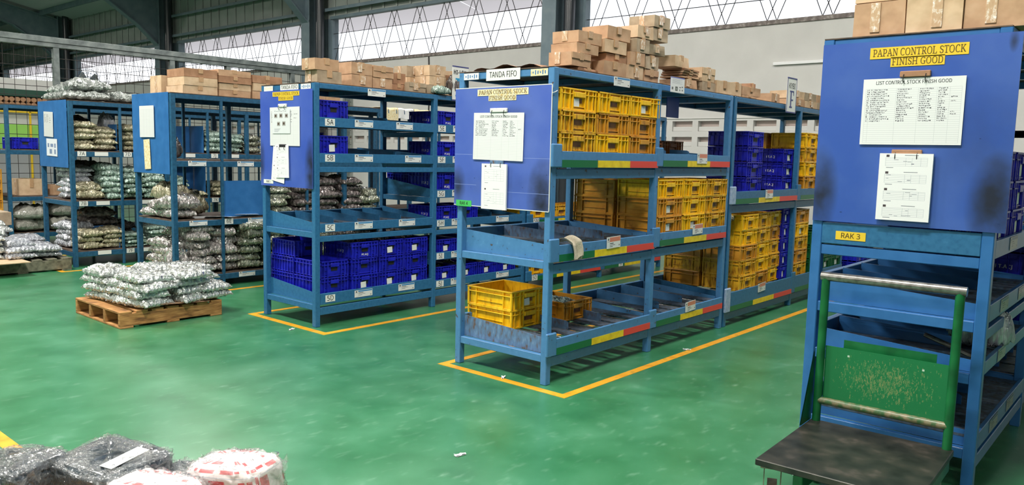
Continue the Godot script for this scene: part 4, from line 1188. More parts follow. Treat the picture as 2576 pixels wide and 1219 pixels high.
func fill_crates():
	var g := "yellow crates on the RAK 4 row"
	# RAK 4, upper shelf, first bay: three columns of three
	var kinds := [["yellow", "dirty", "dirty"], ["yellow", "orange", "yellow"], ["yellow", "orange", "orange"]]
	for c in 3:
		for k in 3:
			var kk: String = kinds[c][2 - k]
			if (c == 0 and k == 2) or (c == 2 and k == 2):
				kk += "_card"
			crate(kk, -3.105 + jit(0.006), 1.516 + 0.143 * k, -4.262 - 0.412 * c + jit(0.004), "yellow crate, RAK 4 upper shelf, %s of the %s column from its board" % [layer_word(k, 3), ORD[c]], g, jit(0.012))
	# RAK 4, middle shelf, second bay: three columns of three, two deep
	for c in 3:
		for k in 3:
			var kk: String = ["yellow", "yellow", "dirty"][c] if (c > 0 or k == 2) else "orange"
			if (c == 0 and k < 2) or (c == 1 and k == 0):
				kk += "_card"
			crate(kk, -3.095 + jit(0.004), 0.912 + 0.142 * k, -5.503 - 0.391 * c + jit(0.003), "yellow crate, middle shelf past RAK 4's middle post, %s of the %s column" % [layer_word(k, 3), ORD[c]], g, jit(0.006), Vector3(0.98, 1, 0.965))
	for k in 3:
		crate("orange", -3.505 + jit(0.004), 0.912 + 0.137 * k, -5.512, "grimy orange crate two deep past RAK 4's middle post, %s of three" % layer_word(k, 3), g, 0.0, Vector3(1.03, 0.965, 1.0))
	# RAK 4, lowest shelf: two at the board end, one further in
	for k in 2:
		crate("yellow" if k == 0 else "yellow_card", -3.505, 0.287 + 0.132 * k, -4.29 + 0.004 * k, "%s open yellow crate of the pair on RAK 4's lowest shelf" % ["lower", "upper"][k], g, 0.0, Vector3(1.12, 0.95, 1.0))
	crate("orange", -3.42, 0.287, -4.76, "single orange crate of bags past the pair on RAK 4's lowest shelf", g, 0.0, Vector3(1.0, 1.0, 0.9))
	# RAK 4 second bay, upper shelf: a brown crate and blue ones far back
	crate("brown", -3.45, 1.52, -6.13, "small brown crate on the upper shelf past RAK 4's middle post", g, 0.0, Vector3(0.8, 0.95, 0.9))
	# the row behind RAK 4: lower shelf, five layers, two deep
	var g2 := "yellow crates on the rack behind RAK 4"
	for c in 3:
		for k in 5:
			var kk: String = ["dirty", "dirty", "orange", "yellow", "yellow"][(k + c * 2) % 5]
			if c < 2 or k > 1:
				pass
			crate(kk, -3.10 - 0.03 * c + jit(0.006), 0.292 + 0.142 * k, -7.02 - 0.37 * c + jit(0.004), "yellow crate, lower shelf behind RAK 4, %s in its %s column" % [layer_word(k, 5), ORD[c]], g2, jit(0.01), Vector3(1.0, 1.0, 0.89))
	for k in 5:
		crate("orange" if k % 2 == 0 else "dirty", -3.505, 0.292 + 0.141 * k, -7.02, "grimy orange crate two deep on the lower shelf behind RAK 4, %s of five" % layer_word(k, 5), g2, 0.0, Vector3(1.02, 0.99, 0.9))
	for k in 5:
		crate("blue_wide", -3.14, 0.292 + 0.146 * k, -7.98, "blue crate between yellow stacks on the shelf behind RAK 4, %s of five" % layer_word(k, 5), "blue crates on the rack behind RAK 4", 0.0, Vector3(0.85, 1.03, 0.5))
	for c in 1:
		for k in 5:
			crate(["dirty", "orange", "dirty", "yellow_card", "orange"][k], -3.12, 0.292 + 0.142 * k, -8.36 - 0.4 * c, "yellow crate past the blue stack on the shelf behind RAK 4, %s of five" % layer_word(k, 5), g2, jit(0.01))
	# green and blue crates at the end of that row
	for c in 3:
		for k in 3:
			crate("green", -3.10, 0.292 + 0.152 * k, -8.78 - 0.35 * c, "dark green crate ending RAK 4's row, %s in the %s green column" % [layer_word(k, 3), ORD[c]], "green crates at the end of the RAK 4 row")
	for c in 2:
		for k in 3:
			crate("blue", -3.0, 0.0 + 0.16 * k + 0.155, -10.05 - 0.33 * c, "blue crate past the green crates, %s above the floor one in the %s column" % [layer_word(k, 3), ORD[c]], "blue crates past the green ones", 0.0, Vector3.ONE)
	for c in 2:
		crate("blue", -3.0, 0.0, -10.05 - 0.33 * c, "blue crate on the floor past the green crates, foot of the %s column" % ORD[c], "blue crates past the green ones", 0.0, Vector3(1, 1.02, 1))
	# upper shelf behind RAK 4
	for k in 3:
		crate("blue_wide", -3.16, 1.206 + 0.142 * k, -8.02, "blue stamped crate on the upper shelf behind RAK 4, %s of three" % layer_word(k, 3), "blue crates on the rack behind RAK 4", 0.0, Vector3(1.0, 1.0, 0.9))
	for k in 4:
		crate("blue_wide_plain", -3.16, 1.206 + 0.143 * k, -7.18, "blue crate with no stamp on the upper shelf behind RAK 4, %s of four" % layer_word(k, 4), "blue crates on the rack behind RAK 4", 0.0, Vector3(0.9, 1.0, 0.95))
	for c in 3:
		crate("blue", -3.55, 0.885, -7.2 - 0.31 * c, "blue crate above the yellow ones deep in the rack behind RAK 4, %s" % ORD[c], "blue crates on the rack behind RAK 4", 0.0, Vector3(0.8, 1.1, 1.0))
	for c in 2:
		for k in 4:
			crate(["orange", "yellow", "dirty", "yellow"][(k + c) % 4], -3.08 - 0.43 * c, 1.206 + 0.15 * k, -8.43, "yellow crate on the upper shelf past the blue crates, %s in the %s row" % [layer_word(k, 4), ["aisle", "inner"][c]], g2, 0.0, Vector3(1.0, 1.05, 0.95))
	# RAK 5: 5A and 5B
	var gb := "blue crates on the RAK 5 row"
	crate("blue", -5.59, 1.765, -4.135, "blue crate standing over place label 5A", gb, 0.0, Vector3(0.9, 1.06, 0.98))
	crate("blue_card", -5.59, 1.465, -4.135, "blue crate with a torn white label standing over place label 5B", gb, 0.0, Vector3(0.9, 1.08, 0.98))
	crate("blue", -5.98, 1.465, -4.16, "blue crate half hidden behind the one over place label 5B", gb, 0.0, Vector3(0.85, 1.3, 1.0))
	# 5D: four columns
	var cols := [[-4.135, 2, 0.02], [-4.45, 3, 0.0], [-4.762, 3, 0.0], [-5.06, 3, 0.0]]
	for c in 4:
		for k in cols[c][1]:
			var n: int = cols[c][1]
			var kk := "blue_card" if (k == 2 and c > 1) or (k == 0 and c > 0) else "blue"
			if c == 1 and k == 2:
				kk = "blue_stamp"
			crate(kk, -5.56 - cols[c][2] + jit(0.006), 0.262 + 0.146 * k, cols[c][0] + jit(0.003), "blue crate on the 5D shelf, %s of the %s column from the board" % [layer_word(k, n), ORD[c]], gb, jit(0.01), Vector3(1.0, 0.96, 1.0))
	crate("blue", -5.96, 0.555, -4.13, "blue crate at the back of the 5D shelf, behind the open first column", gb, 0.0, Vector3(0.85, 0.96, 1.0))
	for k in 2:
		crate("blue", -5.98, 0.262 + 0.146 * k, -4.13, "blue crate at the back of the 5D shelf, %s of two in its column" % ["lower", "upper"][k], gb, 0.0, Vector3(0.85, 0.96, 1.0))
	# second bay of RAK 5
	var z0 := -5.47
	for q in [["5E", 1.765, 2, 0.95], ["5F", 1.465, 2, 1.0], ["5G", 1.135, 1, 1.2], ["5H", 0.842, 2, 0.95], ["5I", 0.517, 4, 0.92], ["5J", 0.243, 4, 0.92]]:
		for c in q[2]:
			crate("blue_card" if q[1] < 0.6 else ("blue_stamp" if c == 0 else "blue"), -5.575 + jit(0.008), q[1], z0 - 0.012 - 0.305 * c, "blue crate on the shelf of place label %s, %s from the post" % [q[0], ORD[c]], gb, jit(0.015), Vector3(1.0, q[3], 0.97))
	for k in 2:
		crate("blue", -6.02, 1.135 + 0.15 * k, -5.55, "blue crate at the back of the 5G shelf, %s of two" % ["lower", "upper"][k], gb, 0.0, Vector3(0.86, 1.0, 1.1))
	# the row beyond: yellow crates at 5M, 5O and further
	var gy := "yellow crates on the rack beyond RAK 5"
	for q in [["5M", 0.79, 4], ["5O", 0.15, 6]]:
		for c in q[2]:
			crate(["yellow", "dirty", "orange"][c % 3], -5.57, q[1], -6.93 - 0.43 * c, "yellow crate on the far rack by label %s, %s from its post" % [q[0], ORD[c]], gy, 0.0, Vector3.ONE)
	for c in 3:
		crate("orange", -5.57, 1.46, -6.95 - 0.43 * c, "yellow crate high on the far rack beyond RAK 5, %s from its post" % ORD[c], gy)
	for k in 8:
		crate("orange", -12.72, 0.142 * k, -3.52, "orange crate stacked on the floor ending the cage-side rack, %s" % layer_word(k, 8), "orange crates by the cage")
	# RAK 3
	var g3 := "blue crates on RAK 3"
	for q in [[1.15, -4.3, 3, "top"], [1.15, -4.72, 3, "top inner"], [0.86, -5.55, 2, "middle"], [0.60, -5.5, 1, "lower"]]:
		for k in q[2]:
			crate("blue_wide", -0.66, q[0] + 0.142 * k, q[1], "blue crate on the %s shelf of RAK 3, %s of its stack" % [q[3], layer_word(k, q[2]) if q[2] > 1 else "the only one"], g3, 0.0, Vector3(1.0, 1.0, 1.0))
	for c in 3:
		crate("blue", -1.05, 0.86, -5.5 - 0.36 * c, "blue crate deep inside RAK 3 behind the handle bar, %s from the post" % ORD[c], g3)

# ---------------------------------------------------------------- cartons
func carton(x0: float, x1: float, z0: float, z1: float, y0: float, y1: float, label: String, m: String, group: String, turn := 0.0, torn := 1, flap := false, crush := 0.0) -> Node3D:   # x1 and z0 are the faces that show
	var sx := x1 - x0
	var sz := z0 - z1
	var sy := y1 - y0
	var t := thing("carton", label, "carton", Vector3((x0 + x1) / 2, y0, (z0 + z1) / 2), group)
	t.rotation.y = turn
	var b := MB.new()
	var c := []
	for k in 8:
		var s := Vector3(-1.0 if k & 1 == 0 else 1.0, 0.0 if k & 2 == 0 else 1.0, -1.0 if k & 4 == 0 else 1.0)
		c.append(Vector3(s.x * (sx / 2 - 0.001), s.y * (sy - 0.002), s.z * (sz / 2 - 0.001)) + Vector3(jit(0.002 + crush), (jit(0.002) - absf(jit(crush))) * s.y, jit(0.002 + crush)))
	# faces bulge a little: each is a 4 x 3 patch
	var faces := [[0, 1, 3, 2], [4, 5, 7, 6], [0, 4, 6, 2], [1, 5, 7, 3], [2, 3, 7, 6], [0, 1, 5, 4]]
	var mid := Vector3(0, sy / 2, 0)
	for f in faces:
		var out: Vector3 = ((c[f[0]] + c[f[2]]) * 0.5 - mid).normalized()
		var bulge := jit(0.003 + crush * 0.6)
		var nu := 4
		for j in nu:
			for i in nu:
				var ps := []
				for e in [[0, 0], [1, 0], [1, 1], [0, 1]]:
					var u: float = float(i + e[0]) / nu
					var v: float = float(j + e[1]) / nu
					var p: Vector3 = c[f[0]].lerp(c[f[1]], u).lerp(c[f[3]].lerp(c[f[2]], u), v)
					ps.append(p + out * bulge * sin(PI * u) * sin(PI * v))
				b.out_poly(ps, mid, out)
	obj("body", b.done(), mats[m], t)
	# closing tape over the top and down both ends
	var tw := minf(0.05, sz * 0.24)
	var tp := MB.new()
	tp.box(Vector3(-sx / 2 - 0.0045, sy - 0.002, -tw / 2), Vector3(sx / 2 + 0.0045, sy + 0.003, tw / 2), 0.001)
	for s in [-1.0, 1.0]:
		tp.box(Vector3(minf(s * (sx / 2 + 0.0045), s * (sx / 2 - 0.002)), sy * 0.45, -tw / 2), Vector3(maxf(s * (sx / 2 + 0.0045), s * (sx / 2 - 0.002)), sy, tw / 2), 0.001)
	obj("tape", tp.done(), mats.tape, t)
	if torn > 0:   # torn shiny tape on the faces
		if torn & 1:
			var tt := MB.new()
			var q := jit(sz * 0.12)
			tt.box(Vector3(sx / 2 - 0.001, sy * 0.2, q - 0.025), Vector3(sx / 2 + 0.0052, sy * 0.92, q + 0.03), 0.001)
			obj("torn_tape", tt.done(), mats.tape_torn, t)
		if torn & 2:
			var tu := MB.new()
			var q2 := jit(sx * 0.14)
			tu.box(Vector3(q2 - 0.022, sy * 0.12, sz / 2 - 0.001), Vector3(q2 + 0.022, sy * 0.97, sz / 2 + 0.0042), 0.001)
			obj("torn_tape", tu.done(), mats.tape_torn, t)
	if flap:       # a flap seam across the end
		var fl := MB.new()
		fl.box(Vector3(sx / 2 - 0.001, sy * 0.52, -sz / 2 + 0.004), Vector3(sx / 2 + 0.004, sy - 0.003, sz / 2 - 0.004), 0.001)
		obj("flap", fl.done(), mats[m], t)
	return t

func fill_cartons():
	var g5 := "cartons on top of RAK 5"
	var T := 2.067
	carton(-5.80, -5.62, -3.955, -4.21, T + 0.108, T + 0.206, "brown carton on RAK 5 over the control board, upper of the first pair", "carton", g5, 0.03, 2)
	carton(-5.80, -5.62, -3.985, -4.235, T, T + 0.107, "greyish carton on RAK 5 over the control board, lower of the first pair", "carton_grey", g5, 0.0, 2)
	carton(-5.81, -5.62, -4.338, -4.57, T + 0.106, T + 0.208, "brown carton upper of the second pair along the top of RAK 5", "carton", g5, 0.0, 1)
	carton(-5.81, -5.62, -4.338, -4.568, T, T + 0.105, "brown carton lower of the second pair along the top of RAK 5", "carton", g5, 0.0, 1)
	carton(-5.80, -5.62, -4.580, -4.815, T + 0.1, T + 0.203, "carton with a printed flap, upper of the third pair along RAK 5", "carton", g5, 0.0, 0, true)
	carton(-5.80, -5.625, -4.580, -4.806, T, T + 0.099, "carton with crumpled shiny tape, lower of the third pair along RAK 5", "carton", g5, 0.0, 1)
	carton(-5.86, -5.66, -4.83, -5.0, T + 0.065, T + 0.165, "small carton, upper of the fourth pair along RAK 5", "carton_red", g5, 0.0, 0)
	carton(-5.86, -5.66, -4.83, -5.0, T, T + 0.064, "small carton, lower of the fourth pair along RAK 5", "carton_red", g5, 0.0, 0)
	carton(-6.02, -5.83, -5.16, -5.42, T + 0.165, T + 0.27, "taped carton on RAK 5 behind the highest carton, top of its pile", "carton_grey", g5, 0.0, 3)
	carton(-6.02, -5.83, -5.16, -5.42, T, T + 0.164, "taped carton on RAK 5 behind the highest carton, foot of its pile", "carton_pale", g5, 0.0, 3)
	carton(-5.825, -5.62, -5.26, -5.482, T + 0.175, T + 0.276, "highest carton on RAK 5, on the pile near the blue-letter sign", "carton_pale", g5, 0.0, 3)
	carton(-5.825, -5.62, -5.262, -5.484, T + 0.088, T + 0.174, "carton in the middle of the pile near the blue-letter sign on RAK 5", "carton_pale", g5, 0.0, 3)
	carton(-5.825, -5.615, -5.225, -5.47, T, T + 0.087, "carton at the foot of the pile near the blue-letter sign on RAK 5", "carton_grey", g5, 0.0, 0)
	carton(-5.78, -5.595, -4.985, -5.20, T, T + 0.09, "old brown carton with sagging tape, between the small pair and the pile on RAK 5", "carton_grey", g5, 0.0, 1, true, 0.003)
	carton(-5.85, -5.63, -5.50, -5.62, T + 0.06, T + 0.2, "reddish carton tucked behind the blue-letter sign on RAK 5", "carton_red", g5, 0.0, 0)
	carton(-6.1, -5.9, -5.75, -5.98, T, T + 0.28, "tall carton rising behind the blue-letter sign on RAK 5", "carton_pale", g5, 0.0, 0)
	# RAK 4: the tall pile
	var g4 := "cartons on top of RAK 4"
	carton(-3.385, -3.16, -5.25, -5.485, T + 0.419, T + 0.508, "carton alone at the very top of the tall pile on RAK 4", "carton_grey", g4, 0.0, 3)
	carton(-3.405, -3.16, -5.024, -5.243, T + 0.313, T + 0.402, "pale carton with crumpled tape in the fourth row of the RAK 4 pile", "carton_pale", g4, 0.0, 1)
	carton(-3.395, -3.165, -5.246, -5.466, T + 0.32, T + 0.416, "carton at the window end of the fourth row of the RAK 4 pile", "carton_grey", g4, 0.0, 1)
	carton(-3.40, -3.18, -4.665, -4.96, T + 0.262, T + 0.352, "plain reddish carton in the upper row of RAK 4, beside the pale taped one", "carton", g4, 0.0, 0)
	carton(-3.40, -3.18, -4.325, -4.60, T + 0.196, T + 0.276, "reddish carton with a white torn tape patch, upper row of the RAK 4 pile", "carton", g4, 0.0, 2)
	carton(-3.41, -3.16, -5.015, -5.197, T + 0.207, T + 0.307, "soiled carton in the third row, under the pale taped one on RAK 4", "carton_grey", g4, 0.0, 3)
	carton(-3.40, -3.165, -5.216, -5.42, T + 0.213, T + 0.29, "crushed carton in the third row at the window end of RAK 4's pile", "carton_grey", g4, -0.05, 1, false, 0.006)
	carton(-3.40, -3.17, -4.62, -4.90, T + 0.165, T + 0.255, "carton with dangling tape in the third row of RAK 4's pile", "carton_pale", g4, 0.0, 2)
	carton(-3.39, -3.17, -4.297, -4.55, T + 0.124, T + 0.19, "thin reddish carton under the white-patched one on RAK 4", "carton", g4, 0.0, 0)
	carton(-3.41, -3.16, -4.937, -5.138, T + 0.107, T + 0.202, "carton with a white taped end in the second row of RAK 4's pile", "carton", g4, 0.0, 3)
	carton(-3.40, -3.165, -5.152, -5.352, T + 0.1, T + 0.2, "brown crushed carton in the second row at the window end of RAK 4", "carton_grey", g4, 0.0, 1, false, 0.005)
	carton(-3.40, -3.18, -4.66, -4.92, T + 0.096, T + 0.16, "reddish carton half hidden behind the front carton on RAK 4", "carton_red", g4, 0.0, 0)
	carton(-3.345, -3.16, -4.217, -4.45, T + 0.032, T + 0.122, "carton lying over crumpled cardboard at the board end of RAK 4", "carton", g4, 0.05, 2, true)
	carton(-3.41, -3.165, -4.922, -5.13, T, T + 0.106, "carton with shiny tape in the lowest row of RAK 4, behind the front carton", "carton_pale", g4, 0.0, 1)
	carton(-3.40, -3.168, -5.148, -5.354, T, T + 0.098, "carton with a hanging flap in the lowest row of RAK 4's pile", "carton", g4, 0.0, 0, true, 0.003)
	carton(-3.365, -3.13, -4.578, -4.838, T, T + 0.098, "front carton at the edge of RAK 4's top, turned a little", "carton", g4, -0.06, 2, false)
	carton(-3.36, -3.17, -4.30, -4.56, T, T + 0.03, "flattened carton under the pile at the board end of RAK 4", "carton_red", g4, 0.1, 0, false, 0.004)
	# crumpled cardboard sheet at the board end
	var sh := MB.new()
	sh.grid(func(u, v): return Vector3(-0.31 + 0.62 * u, 0.008 + 0.045 * sin(PI * u) * (0.4 + 0.6 * v) + 0.01 * sin(u * 17.0 + v * 5.0), 0.15 - 0.36 * v), 16, 8)
	sh.grid(func(u, v): return Vector3(0.31 - 0.62 * u, 0.004 + 0.045 * sin(PI * (1.0 - u)) * (0.4 + 0.6 * v) + 0.01 * sin((1.0 - u) * 17.0 + v * 5.0), 0.15 - 0.36 * v), 16, 8)
	var cs := obj("cardboard_sheet", sh.done(), mats.carton_red, self, Vector3(-3.53, T, -4.16))
	tag(cs, "crumpled cardboard sheet lying behind the TANDA FIFO label of RAK 4", "cardboard")
	# RAK 4 second bay and on
	carton(-3.38, -3.17, -5.56, -5.84, T + 0.16, T + 0.25, "open pale carton at the back, over the flattened cartons past the tall pile", "carton_pale", g4, 0.1, 0, false, 0.006)
	for k in 4:
		carton(-3.36 + 0.004 * k, -3.165 + 0.004 * k, -5.70 - 0.003 * k, -5.985, T + 0.086 + 0.019 * k, T + 0.103 + 0.019 * k, "flattened carton past the tall pile on RAK 4, %s of four" % layer_word(k, 4), "carton" if k % 2 == 0 else "carton_red", g4, 0.02 * k, 0, false, 0.003)
	carton(-3.36, -3.16, -5.705, -5.955, T, T + 0.084, "crumpled carton under the flattened ones past the tall pile", "carton", g4, 0.0, 1, false, 0.008)
	carton(-3.36, -3.16, -6.04, -6.27, T + 0.085, T + 0.2, "square carton with white seams past the flattened ones", "carton_pale", g4, 0.0, 1, true)
	carton(-3.36, -3.16, -6.05, -6.285, T, T + 0.084, "carton under the square one past the flattened cartons", "carton_grey", g4, 0.0, 0)
	carton(-3.36, -3.15, -6.295, -6.6, T, T + 0.115, "pale open-sided carton with a brown tape stripe on RAK 4's top", "carton_pale", g4, 0.0, 0)
	carton(-3.36, -3.16, -6.61, -6.80, T, T + 0.125, "pale upright carton over the joint between the two racks", "carton_pale", g4, 0.0, 0)
	carton(-3.37, -3.16, -6.82, -7.21, T + 0.03, T + 0.108, "reddish carton past the joint of the two racks, upper of a pair", "carton", g4, 0.0, 0)
	carton(-3.37, -3.16, -6.82, -7.13, T, T + 0.029, "thin carton past the joint of the two racks, under a reddish one", "carton", g4, 0.0, 0)
	carton(-3.33, -3.14, -7.40, -7.63, T, T + 0.088, "carton standing beside the KYBI sign, on the joint side", "carton", g4, 0.06, 1)
	carton(-3.6, -3.5, -7.72, -7.86, T, T + 0.22, "narrow upright carton rising behind the KYBI sign", "carton_red", g4, 0.0, 0)
	for c in 3:
		for k in 2:
			carton(-3.40, -3.16 - 0.01 * k, -7.98 - 0.36 * c, -8.33 - 0.36 * c, T + 0.082 * k, T + 0.08 + 0.082 * k, "carton past the KYBI sign, %s of the %s pair from the sign" % [["lower", "upper"][k], ORD[c]], ["carton", "carton_pale", "carton_grey"][(c + k) % 3], g4, 0.0, 1)
	# RAK 6 top
	var g6 := "cartons on top of the middle bag rack"
	var Y := 2.06
	var rows := [[-4.02, -4.40, 3, "first"], [-4.42, -4.80, 4, "second"], [-4.82, -5.2, 3, "third"], [-5.22, -5.6, 2, "fourth"], [-5.62, -6.0, 2, "fifth"]]
	for r in rows:
		for k in r[2]:
			var hh: float = 0.088 if r[2] == 3 else (0.072 if r[2] == 4 else 0.095)
			carton(-8.36 + jit(0.01), -8.0 + jit(0.01), r[0] + jit(0.01), r[1], Y + hh * k, Y + hh * (k + 1) - 0.002, "carton on the rack with label 6E, %s in the %s stack from its board" % [layer_word(k, r[2]), r[3]], ["carton", "carton_pale", "carton_red", "carton"][(k + int(r[0] * 10)) % 4] if r[3] != "first" or k > 0 else "carton_pale", g6, jit(0.02), 0)
	carton(-8.66, -8.40, -3.98, -4.2, Y, Y + 0.2, "pale carton set back at the board end of the rack with label 6E", "carton_pale", g6, 0.0, 2)
	# RAK 3 top: large cartons
	var g3 := "cartons on top of RAK 3"
	var U := 2.107
	for k in 2:
		for c in 3:
			carton(-1.325 + 0.242 * c + jit(0.004), -1.09 + 0.242 * c, -4.05 + jit(0.008) - 0.008 * k, -4.33, U + 0.165 * k, U + 0.162 + 0.165 * k, "carton above the RAK 3 board, %s row, %s from the yellow crates' aisle" % [["lower", "upper"][k], ["first", "second", "third"][c]], ["carton", "carton_pale", "carton"][(c + k) % 3], g3, jit(0.01), 2)
	# RAK 8 cartons and one under 5G
	carton(-13.3, -12.90, -3.98, -4.32, 0.752, 0.99, "pale carton on the rack beside the wire cage, under the blue crate", "carton_pale", "", 0.0, 2)
	carton(-13.2, -12.86, -4.42, -4.75, 0.752, 0.90, "smaller brown carton beside the pale one on the rack by the wire cage", "carton", "", 0.0, 0)
	carton(-5.95, -5.66, -5.80, -6.1, 1.132, 1.25, "torn brown carton on the shelf of place label 5G", "carton_red", "", 0.1, 0, false, 0.01)
	crate("blue", -12.80, 1.422, -4.06, "blue crate on the rack beside the wire cage, high shelf", "", 0.0, Vector3(1.0, 1.1, 1.15))

# ---------------------------------------------------------------- bags
func bag_mesh(sd: int, lx: float, lz: float, h: float, lump: float, cell: float, nu := 44, nv := 34, full := 0.38) -> ArrayMesh:   # a filled plastic bag lying flat, base at the origin
	var f := FastNoiseLite.new()
	f.noise_type = FastNoiseLite.TYPE_CELLULAR
	f.cellular_return_type = FastNoiseLite.RETURN_DISTANCE
	f.frequency = 1.0 / cell
	f.fractal_type = FastNoiseLite.FRACTAL_NONE
	f.seed = sd
	var g := FastNoiseLite.new()
	g.frequency = 6.0
	g.seed = sd + 50
	var b := MB.new()
	var surf := func(u: float, v: float, top: bool) -> Vector3:
		var a := 2.0 * u - 1.0
		var c := 2.0 * v - 1.0
		# crowd the samples towards the seams
		a = sin(a * PI / 2) * 0.5 + a * 0.5
		c = sin(c * PI / 2) * 0.5 + c * 0.5
		var p := pow(maxf(0.0, 1.0 - pow(absf(a), 3.8)), full) * pow(maxf(0.0, 1.0 - pow(absf(c), 3.4)), full)
		var x := a * lx / 2 * (1.0 - 0.07 * (1.0 - a * a) * 0.0 - 0.05 * (1.0 - c * c) * absf(a)) + 0.012 * g.get_noise_2d(c * 0.7 + 3.0, a * 0.3)
		var z := c * lz / 2 * (1.0 - 0.06 * (1.0 - a * a) * absf(c)) + 0.016 * g.get_noise_2d(a * 0.6, c * 0.3 + 9.0)
		var n := 0.5 + 0.5 * f.get_noise_3d(x, 0.0 if top else 3.0, z)
		var seam := h * 0.40
		var ruck := 0.006 * sin(a * 26.0 + sd) * pow(absf(c), 4.0) + 0.006 * sin(c * 20.0 + sd) * pow(absf(a), 4.0)
		if top:
			return Vector3(x, seam + (h - seam) * p * (1.0 + 0.5 * g.get_noise_2d(x * 0.9, z * 0.9)) - lump * n * minf(1.0, p * 1.6) + ruck - 0.012 * absf(g.get_noise_2d(x * 3.0 + 7.0, z * 2.0)), z)
		return Vector3(x, seam * (1.0 - p) + ruck + lump * 0.35 * n * minf(1.0, p * 1.6), z)
	b.grid(func(u, v): return surf.call(u, v, true), nu, nv)
	b.grid(func(u, v): return surf.call(1.0 - u, v, false), nu, int(nv * 0.6))
	return b.done()

func tubes_mesh(sd: int, lx: float, lz: float, h: float, count: int, r: float) -> ArrayMesh:   # short metal tubes pressing out of a bag
	var q := RandomNumberGenerator.new()
	q.seed = sd
	var b := MB.new()
	for k in count:
		var a := q.randf_range(-0.86, 0.86)
		var c := q.randf_range(-0.86, 0.86)
		if q.randf() < 0.45:
			a = signf(a) * q.randf_range(0.78, 0.93) if q.randf() < 0.5 else a
			c = signf(c) * q.randf_range(0.78, 0.93) if absf(a) < 0.78 else c
		var p := pow(1.0 - pow(absf(a), 3.4), 0.5) * pow(1.0 - pow(absf(c), 3.0), 0.5)
		var y := h * 0.36 + h * 0.6 * p * (1.0 if q.randf() < 0.75 else q.randf_range(-0.2, 0.6)) - r * 0.8
		var d := Vector3(q.randf_range(-1, 1), q.randf_range(-0.35, 0.35), q.randf_range(-1, 1)).normalized() * q.randf_range(0.012, 0.024)
		var at := Vector3(a * lx * 0.48, y, c * lz * 0.48)
		b.tube([at - d, at + d], r, 6)
	return b.done()

func make_bag_protos():
	# kind: material, size, lump, cell, tubes
	var kinds := {"silver": ["bag_silver", 0.38, 0.30, 0.095, 0.022, 0.036, 150], "tube": ["bag_tube", 0.40, 0.29, 0.11, 0.034, 0.05, 130], "olive": ["bag_olive", 0.40, 0.29, 0.11, 0.034, 0.05, 120], "mint": ["bag_mint", 0.41, 0.27, 0.092, 0.018, 0.05, 0], "beige": ["bag_beige", 0.39, 0.26, 0.092, 0.018, 0.05, 0], "smoke": ["bag_smoke", 0.41, 0.29, 0.11, 0.024, 0.06, 0], "grey": ["bag_grey", 0.41, 0.29, 0.098, 0.02, 0.05, 0], "sack": ["bag_sack", 0.62, 0.42, 0.2, 0.012, 0.14, 0], "clear": ["bag_clear", 0.52, 0.36, 0.14, 0.03, 0.07, 0]}
	for k in kinds:
		var q: Array = kinds[k]
		for v in 3:
			var t := Node3D.new()
			t.name = {"silver": "parts_bag", "tube": "parts_bag", "olive": "parts_bag", "sack": "filled_sack"}.get(k, "plastic_bag")
			obj("body", bag_mesh(100 + v * 7 + k.length() * 31, q[1] * 1.06, q[2] * 1.06, q[3], q[4], q[5]), mats[q[0]], t)
			if q[6] > 0:
				var tb := obj("metal_tubes", tubes_mesh(200 + v * 11 + k.length(), q[1], q[2], q[3], q[6], 0.0105 if k == "silver" else 0.0125), mats.tube_metal, t)
				tb.set_meta("kind", "stuff")
			proto["bag_%s%d" % [k, v]] = t

func bag(kind: String, at: Vector3, label: String, group: String, turn := 0.0, sc := Vector3.ONE, tilt := 0.0) -> Node3D:
	var t: Node3D = proto["bag_%s%d" % [kind, rng.randi() % 3]].duplicate()
	add_child(t, true)
	t.position = at
	t.rotation = Vector3(jit(0.03), turn, tilt)
	t.scale = sc
	tag(t, label, "bag", group)
	return t

func stack(kind: String, x: float, z: float, y: float, n: int, rise: float, what: String, where: String, sc := Vector3.ONE, turn := 0.0):
	var h := {"silver": 0.095, "tube": 0.11, "olive": 0.11, "mint": 0.092, "beige": 0.092, "smoke": 0.11, "grey": 0.098, "sack": 0.2}
	var hk: float = h[kind]
	for k in n:
		var label := "%s, %s, %s" % [what, layer_word(k, n), where] if n > 1 else "%s %s" % [what, where]
		bag(kind, Vector3(x + jit(0.035), y + rise * k, z + jit(0.018)), label, "bags " + where if n > 2 else "", turn + jit(0.16 if kind != "tube" and kind != "olive" else 0.4) + (PI if k % 2 == 1 else 0.0), Vector3(sc.x * (1.0 + jit(0.09)), sc.y * rise / hk * 1.5 * (1.0 + jit(0.08 if kind != "tube" and kind != "olive" else 0.22)), sc.z * (1.0 + jit(0.08))), jit(0.04))

